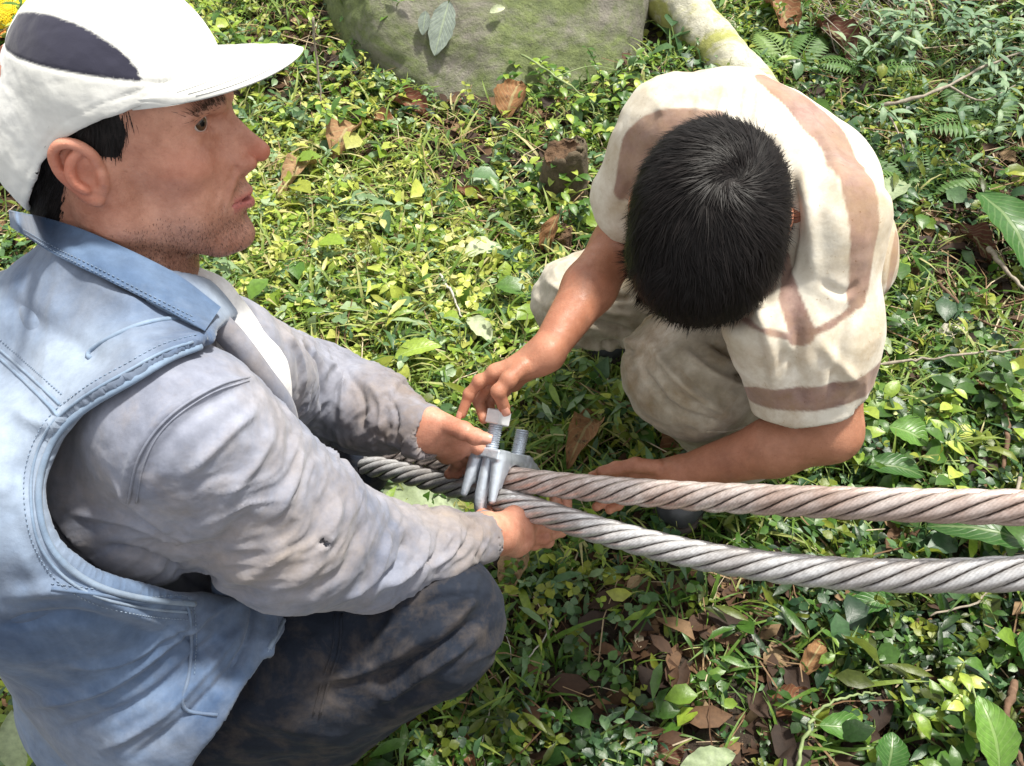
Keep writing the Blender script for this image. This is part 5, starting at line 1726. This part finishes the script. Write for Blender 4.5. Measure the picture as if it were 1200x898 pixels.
for b, t, wr_, lift, sh, cu_, lab in [
    ((593, 142), (610, 96), .85, (.02, .07), .60, .6, 'curled tan dead leaf standing in front of the boulder'),
    ((455, 116), (505, 142), .60, (.03, .02), .30, .5, 'reddish dead leaf by the left foot of the boulder'),
    ((420, 148), (392, 190), .70, (.03, .03), .68, 1.0, 'curled tan dead leaf beside the man\'s nose'),
    ((376, 190), (328, 236), .40, (.02, .02), .72, .9, 'long rolled tan dead leaf behind the man\'s mouth'),
    ((702, 488), (664, 550), .45, (.02, .03), .62, 1.0, 'rolled brown dead leaf right of the clamp'),
    ((818, 502), (776, 545), .85, (.03, .02), .50, .4, 'broad brown dead leaf under the boy\'s left knee'),
    ((612, 640), (590, 700), .62, (.03, .02), .80, .6, 'pale brown crumpled dead leaf below the man\'s right hand'),
    ((535, 853), (556, 905), .40, (.02, .02), .42, .4, 'long reddish dead leaf on the bottom edge below the knee'),
    ((938, 795), (965, 750), .50, (.02, .03), .62, .9, 'upright tan dead leaf in the lower right'),
    ((898, 2), (928, 52), .50, (.03, .03), .48, .7, 'orange-brown dead leaf on the top edge right of the log'),
    ((955, 30), (1000, 74), .60, (.03, .03), .10, .5, 'dark purple dead leaf right of the orange one'),
    ((520, 228), (574, 240), .36, (.02, .02), .35, .6, 'narrow reddish dead leaf in the middle of the clearing'),
    ((898, 838), (952, 815), .65, (.02, .02), .38, .5, 'dark brown dead leaf in the lower right'),
    ((752, 878), (806, 896), .50, (.02, .02), .12, .5, 'dark red dead leaf on the bottom edge'),
    ((735, 692), (752, 676), .60, (.02, .02), .85, .5, 'small pale dead leaf below the lower cable'),
    ((1118, 265), (1160, 310), .55, (.03, .02), .15, .6, 'dark dead leaf left of the large lance leaf'),
    ((1092, 398), (1135, 388), .45, (.03, .03), 1.0, .4, 'whitish dead leaf right of the boy\'s back'),
    ((425, 140), (468, 152), .55, (.02, .02), .50, .6, 'orange dead leaf left of the boulder\'s foot'),
    ((905, 225), (960, 120), .01, (.02, .02), .5, .6, ''),
    ((655, 250), (640, 300), .45, (.10, .02), .55, .8, 'hanging brown dead leaf on the rotten stump'),
    ((1128, 440), (1172, 470), .5, (.03, .02), .30, .6, 'brown dead leaf by the thin stick at right'),
    ((1015, 780), (1050, 770), .5, (.02, .02), .25, .6, 'small brown dead leaf left of the bright oval leaf')]:
    if lab: single('dead_leaf', b, t, wr_, lift, sh, M_DEAD, lab, 'dead leaf', fold=.5, curl=cu_, wav=.05, group=DL)
single('grey_leaf', (527, 4), (510, 68), .46, (0, 0), .8, M_GREY, 'grey-green leaf lying flat on the mossy boulder', 'leaf', fold=.12, curl=.1, wav=.01, surf=Br)
single('grey_leaf', (500, 16), (496, 44), .5, (0, 0), .4, M_GREY, 'smaller grey leaf tucked beside the leaf on the boulder', 'leaf', fold=.12, curl=.1, wav=.01, surf=Br, stalk=False)
single('pale_leaf', (574, 18), (592, 12), .5, (0, 0), 1.0, M_PALE, 'tiny white leaf scrap on the boulder', 'leaf', surf=Br, stalk=False)
single('long_leaf', (26, 905), (14, 832), .45, (.10, .16), .45, M_PALE, 'pale ribbed leaf at the bottom left corner behind the vest', 'leaf', fold=.3)
single('long_leaf', (28, 905), (58, 870), .5, (.05, .10), .95, M_BIG, 'yellow-green leaf tip at the bottom left corner', 'leaf', fold=.3)

# ------------------------------------------------------------------ sticks, roots and stems
M_TWIG = simple_mat('grey_twig', (.16, .13, .10), (.34, .30, .24), 60, .85, .6, .002)
M_ROOT = simple_mat('pale_root', (.34, .32, .28), (.50, .48, .43), 60, .7, .4, .001)
M_BARKY = simple_mat('brown_stalk', (.07, .04, .025), (.18, .11, .07), 50, .85, .6, .003)
M_GSTEM = simple_mat('green_stem', (.13, .18, .07), (.26, .32, .14), 50, .6, .3, .001)
def stick(name, pts, r, m, label, cat, side=None, group=None):
    P = catmull([gpt(a, b, l) for a, b, l in pts], 8)
    P = P + .0015 * rng.normal(0, 1, P.shape) * (r > .0015)
    rr = np.linspace(r, r * .5, len(P)) * (1 + .10 * rng.normal(0, 1, len(P)))
    V, F = tube(P, rr, 8)
    parts = [(V, F)]
    for sdp in (side or []):
        Q = catmull([gpt(a, b, l) for a, b, l in sdp], 6)
        parts.append(tube(Q, np.linspace(r * .6, r * .3, len(Q)), 6))
    V, F = joinm(parts)
    return tag(obj(name, V, fix(F), m), label, cat, group)
SG = 'sticks lying in the undergrowth'
stick('stick', [(1005, 428, .06), (1060, 424, .07), (1120, 416, .08), (1210, 407, .08)], .0035, M_TWIG, 'thin straight grey stick running to the right edge beside the boy', 'stick', None, SG)
stick('stick', [(1034, 124, .08), (1090, 110, .10), (1150, 80, .12), (1215, 54, .14)], .0055, M_TWIG, 'forked pale grey branch in the upper right', 'stick', [[(1034, 124, .08), (1050, 150, .06), (1062, 185, .04)], [(1110, 100, .10), (1150, 118, .09), (1190, 100, .10)]], SG)
stick('stick', [(1158, 290, .07), (1180, 318, .07), (1212, 350, .07)], .0060, M_TWIG, 'thick pale stick under the large lance leaf', 'stick', None, SG)
stick('stick', [(1172, 455, .03), (1180, 500, .05), (1176, 550, .05)], .0070, M_BARKY, 'brown upright stalk near the right edge above the cables', 'stalk', None, SG)
stick('stick', [(1195, 560, .05), (1160, 690, .05), (1090, 720, .05)], .003, M_TWIG, 'thin stick crossing under the cables at right', 'stick', None, SG)
stick('stick', [(1190, 800, .04), (1180, 850, .05), (1205, 905, .05)], .0065, M_BARKY, 'dark stalk beside the bright leaf at bottom right', 'stalk', None, SG)
stick('stick', [(1100, 330, .05), (1140, 372, .04), (1200, 390, .05)], .0040, M_BARKY, 'brown stick between the lance leaf and the straight stick', 'stick', None, SG)
stick('stick', [(366, 20, .25), (372, 80, .12), (378, 134, .02)], .0035, M_TWIG, 'upright twig against the left side of the boulder', 'twig', None, SG)
stick('stick', [(515, 322, .05), (530, 345, .05), (543, 372, .04)], .0035, M_ROOT, 'short pale stick in the sunny grass above the man\'s arm', 'stick', None, SG)
stick('stick', [(560, 250, .03), (620, 235, .05), (570, 232, .04)], .002, M_TWIG, 'thin twig in the middle of the clearing', 'twig', None, SG)
stick('stick', [(402, 845, .02), (392, 870, .02), (385, 905, .02)], .0085, M_TWIG, 'grey root under the man\'s thigh at the bottom edge', 'root', None, SG)
stick('stick', [(905, 760, .03), (940, 740, .03), (952, 728, .03)], .0022, M_BARKY, 'small twig under the lower cable', 'twig', None, SG)
stick('stem', [(612, 64, .14), (655, 92, .12), (690, 118, .08), (700, 150, .04)], .0030, M_GSTEM, 'pale green stem arching over the mossy stump', 'stem', [[(652, 90, .12), (690, 78, .13), (722, 82, .12)]])
stick('stem', [(936, 900, .05), (944, 862, .06), (965, 828, .07), (1000, 815, .07), (1034, 812, .05)], .0030, M_GSTEM, 'bent green stem curving through the bottom right', 'stem')
stick('stem', [(1110, 775, .04), (1135, 800, .06), (1146, 822, .09)], .0026, M_GSTEM, 'short stem leading to the bright oval leaf', 'stem')
stick('root', [(615, 682, .02), (642, 715, .03), (641, 742, .03), (612, 778, .03), (598, 790, .02), (584, 816, .03), (567, 852, .03), (568, 905, .02)], .0016, M_ROOT, 'thin pale wiry root winding below the man\'s knee', 'root', [[(588, 733, .03), (598, 760, .03), (598, 790, .02)]])

# ------------------------------------------------------------------ log, stumps
def bark_mat(name, lo, hi, moss, th):
    m, nt, b = mat(name)
    c = ramp(nt, noise(nt, 20, 7, .7, dist=.8), [(.3, lo), (.7, hi)])
    g = ramp(nt, noise(nt, 7, 7, .7, dist=.5), [(th, 0.0), (th + .12, .9)])
    c = mix(nt, g, c, moss)
    nt.links.new(c, b.inputs['Base Color']); b.inputs['Roughness'].default_value = .95
    p = bump(nt, b, noise(nt, 24, 7, .75), .9, .010)
    bump(nt, b, noise(nt, 200, 4, .7), .7, .003, p)
    return m
M_LOG = bark_mat('pale_mossy_bark', (.36, .34, .25), (.60, .58, .48), (.30, .31, .07), .44)
M_STUMP = bark_mat('dark_mossy_bark', (.045, .032, .020), (.13, .10, .06), (.10, .12, .04), .55)
M_HEART = simple_mat('rotten_wood', (.05, .03, .018), (.17, .10, .055), 50, .9, .9, .01)
a_, b_ = gpt(712, -60, .07), gpt(900, 124, .04)
S = Sdf(); S.chain([tuple(a_ + (a_ - b_) * .8) + (.078,), tuple(a_) + (.072,), tuple((a_ + b_) / 2 + A(.02, 0, .01)) + (.066,), tuple(b_) + (.056,)], .03)
S.cap((a_ + b_) / 2, (a_ + b_) / 2 + A(.02, .0, .09), .03, .022, .03)
V, F, N = extract(S, np.minimum(a_ + (a_ - b_) * .8, b_) - .2, np.maximum(a_ + (a_ - b_) * .8, b_) + .2, .007)
V = V + N * (.012 * fbm(V * 9, 4, 130) + .004 * fbm(V * 45, 3, 131))[:, None]
tag(obj('log', V, F, M_LOG), 'pale fallen log with yellow-green moss behind the boy\'s back', 'log')
def stump(base, top, r, label, seed, m=M_STUMP):
    p = gpt(*base); h = (W(top[0], top[1], proj(p)[0, 2]) - p)[2] * 1.15
    S = Sdf()
    S.cap(p - A(0, 0, .04), p + A(.012, .0, h), r * 1.15, r * .90, .02)
    S.fn(lambda q: q[:, 2] - p[2] - h - .4 * (q[:, 0] - p[0]) + .012 * vnoise(q * 70, seed), p, 1, .005, 'i')
    S.ell(p + A(0, 0, h + .01), (r * .62, r * .62, .03), .01, 's')
    S.cap(p, p + A(-r * 1.6, -r * .6, -.02), r * .5, r * .25, .03); S.cap(p, p + A(r * 1.5, -r * .3, -.02), r * .45, r * .2, .03)
    V, F, N = extract(S, p - .25, p + .35, .004)
    V = V + N * (.018 * fbm(V * A(22, 22, 7), 4, seed) + .003 * fbm(V * 80, 2, seed))[:, None]
    fz = V[F].mean(1); mi = ((fz[:, 2] > p[2] + h * .8) & (np.linalg.norm(fz[:, :2] - p[:2], axis=1) < r * .8)).astype(int)
    o_ = obj('stump', V, F, [m, M_HEART], mi=mi, origin=p)
    return tag(o_, label, 'stump')
stump((655, 232), (660, 140), .055, 'short dark mossy stump left of the boy\'s shoulder', 140)
stump((650, 292), (652, 258), .030, 'small rotten brown stump below the mossy one', 141, M_HEART)

# ------------------------------------------------------------------ ferns and bushy plants
M_FERN = leaf_mat('fern_green', [(0, (.04, .10, .03)), (.6, (.10, .20, .05)), (1, (.22, .33, .09))], .35, .5)
M_GLAUC = leaf_mat('glaucous_leaf', [(0, (.06, .13, .07)), (.6, (.14, .24, .13)), (1, (.28, .38, .22))], .3, .5)
def fern(px, py, n, L, label, az0, spread):
    p = gpt(px, py)
    root = empty('fern', p); tag(root, label, 'fern', 'ferns in the upper right undergrowth')
    for k in range(n):
        az = az0 + spread * (k / max(1, n - 1) - .5) + rng.normal() * .1
        el = .9; q = p + A(0, 0, .01); Vs = []; Fs = []; kk = 0; m_ = 16
        for i in range(m_):
            t = i / m_
            dirv = A(math.cos(el) * math.cos(az), math.cos(el) * math.sin(az), math.sin(el))
            q2 = q + dirv * L / m_
            s = nrm(np.cross(dirv, A(0, 0, 1)))
            nl = L * .30 * math.sin(math.pi * min(1, .12 + t * .88)) + .004
            for sg in (-1, 1):
                v, f, _, _ = leaf_geo(nl, .26, 2, fold=.15, curl=.3)
                xa = nrm(s * sg + dirv * .35); za = nrm(np.cross(dirv, s)); za = za * np.sign(za[2] + 1e-6); ya = np.cross(za, xa)
                Vs.append(v @ np.stack([xa, ya, za]) + q2); Fs.append(f + kk); kk += len(v)
            w_ = s * .0012
            Vs.append(np.array([q - w_, q + w_, q2 + w_, q2 - w_])); Fs.append(np.array([[0, 1, 2, 3]]) + kk); kk += 4
            q = q2; el -= 1.35 / m_
        obj('frond', np.vstack(Vs), np.vstack(Fs), M_FERN, root, attrs={'rnd': np.full(kk, rng.uniform(.3, .9))}, smooth=False)
fern(925, 95, 3, .20, 'fern growing between the log and the orange dead leaf', 2.0, 2.0)
fern(1075, 235, 4, .17, 'fern right of the boy\'s shoulder', 1.7, 3.0)
fern(1150, 165, 3, .20, 'fern below the forked branch near the right edge', 2.2, 2.2)
fern(1010, 95, 3, .16, 'fern left of the dry brush at the top', 1.5, 3.0)
def bush(px, py, n, hgt, label, m, seed, lw=.3, ll=.045, spread=.12):
    p = gpt(px, py); r = np.random.default_rng(seed)
    root = empty('bushy_plant', p); tag(root, label, 'plant')
    Vs = []; Fs = []; Rs = []; kk = 0; Sv = []; Sf = []
    for s in range(n):
        a = r.random() * 6.28; q = p + A(r.normal() * spread, r.normal() * spread, 0); q[2] = G(q[0], q[1])
        le = r.uniform(.1, .6); m_ = r.integers(5, 9); pts = [q]
        for i in range(m_):
            q = q + hgt / m_ * A(math.sin(le) * math.cos(a), math.sin(le) * math.sin(a), math.cos(le)) * r.uniform(.8, 1.2); pts.append(q)
            for c in range(2):
                v, f, _, _ = leaf_geo(ll * r.uniform(.6, 1.2), lw, 4, fold=.3, curl=r.uniform(.2, .9))
                v = v @ roty(r.uniform(-.7, .2)).T @ rotz(a + i * 1.6 + c * 3.14 + r.normal() * .3).T + q
                Vs.append(v); Fs.append(f + kk); Rs.append(np.full(len(v), r.uniform(.1, 1))); kk += len(v)
            le += .1
        v, f = tube(np.array(pts), .0016, 5); Sv.append((v, f))
    fl_ = np.vstack(Fs).tolist(); nf = len(fl_); v, f = joinm(Sv); f = fix(f)
    obj('foliage', np.vstack(Vs + [v]), fl_ + [[i + kk for i in q_] for q_ in f], [m, M_STEM], root, attrs={'rnd': np.concatenate(Rs + [np.full(len(v), .5)])}, mi=[0] * nf + [1] * len(f))
bush(1150, 95, 26, .22, 'grey-green bushy plant in the upper right corner', M_GLAUC, 3, .28, .06, .16)
bush(1240, 160, 18, .20, 'leafy plant cut by the right edge above the lance leaf', M_GLAUC, 4, .35, .05, .14)
bush(720, 130, 14, .12, 'small leafy plant left of the boy\'s shoulder', M_COVER, 5, .55, .035, .07)
bush(640, 110, 8, .09, 'weeds growing at the foot of the boulder', M_COVER, 6, .5, .035, .06)
bush(655, 222, 14, .13, 'weeds round the mossy stump', M_COVER, 7, .55, .035, .09)
bush(300, 60, 26, .20, 'tall weeds behind the bill of the white cap', M_COVER, 8, .35, .05, .22)
bush(440, 130, 8, .08, 'weeds at the left foot of the boulder', M_COVER, 9, .45, .03, .07)
bush(1090, 870, 9, .09, 'leafy weed at the bottom right', M_COVER, 10, .5, .04, .07)
bush(1100, 540, 12, .10, 'leafy weed right of the boy\'s elbow', M_COVER, 11, .55, .05, .09)
bush(590, 20, 5, .10, 'sprig of leaves hanging over the top of the boulder', M_COVER, 12, .5, .035, .05)
# dry brush at the top
Sv = []
for i in range(130):
    p = gpt(rng.uniform(985, 1110), rng.uniform(-30, 85)); L = rng.uniform(.10, .32); a = rng.normal(2.3, .45)
    q = p + A(L * math.cos(a), L * math.sin(a) * .7, rng.uniform(.02, .14))
    m_ = (p + q) / 2 + rng.normal(0, .012, 3)
    Sv.append(tube(np.array([p, m_, q]), rng.uniform(.0009, .0022), 4))
v, f = joinm(Sv)
tag(obj('dry_brush', v, fix(f), M_TWIG), 'tangle of thin dry stems at the top right', None, None, 'stuff')

# ------------------------------------------------------------------ yellow hard hat at the corner
hp = gpt(-2, 26)
M_HAT = simple_mat('yellow_plastic', (.75, .52, .01), (.85, .60, .02), 20, .3, .1, .001, .5)
M_HATB = simple_mat('orange_band', (.65, .22, .05), (.75, .28, .08), 20, .5, .1, .001, .5)
S = Sdf(); S.ell(hp + A(0, 0, .02), (.13, .11, .11), .01); S.cap(hp + A(-.045, 0, .10), hp + A(.05, 0, .10), .035, .03, .03)
S.fn(lambda q: hp[2] + .018 - q[:, 2], hp, 1, .003, 'i')
hin = list(S.o[:2])
S.fn(lambda q: -(np.minimum(hin[0][2](q), hin[1][2](q)) + .005), hp, 1, .001, 'i')
V, F, N = extract(S, hp - .25, hp + .25, .004)
hat = obj('hard_hat', V, F, M_HAT, origin=hp)
S = Sdf(); S.ell(hp + A(.01, 0, .018), (.16, .13, .012), .01); S.ell(hp + A(0, 0, .018), (.122, .102, .05), .002, 's')
V, F, N = extract(S, hp - .25, hp + .25, .004)
obj('brim', V, F, M_HATB, hat)
tag(hat, 'yellow hard hat with orange brim in the top left corner behind the cap', 'hard hat')
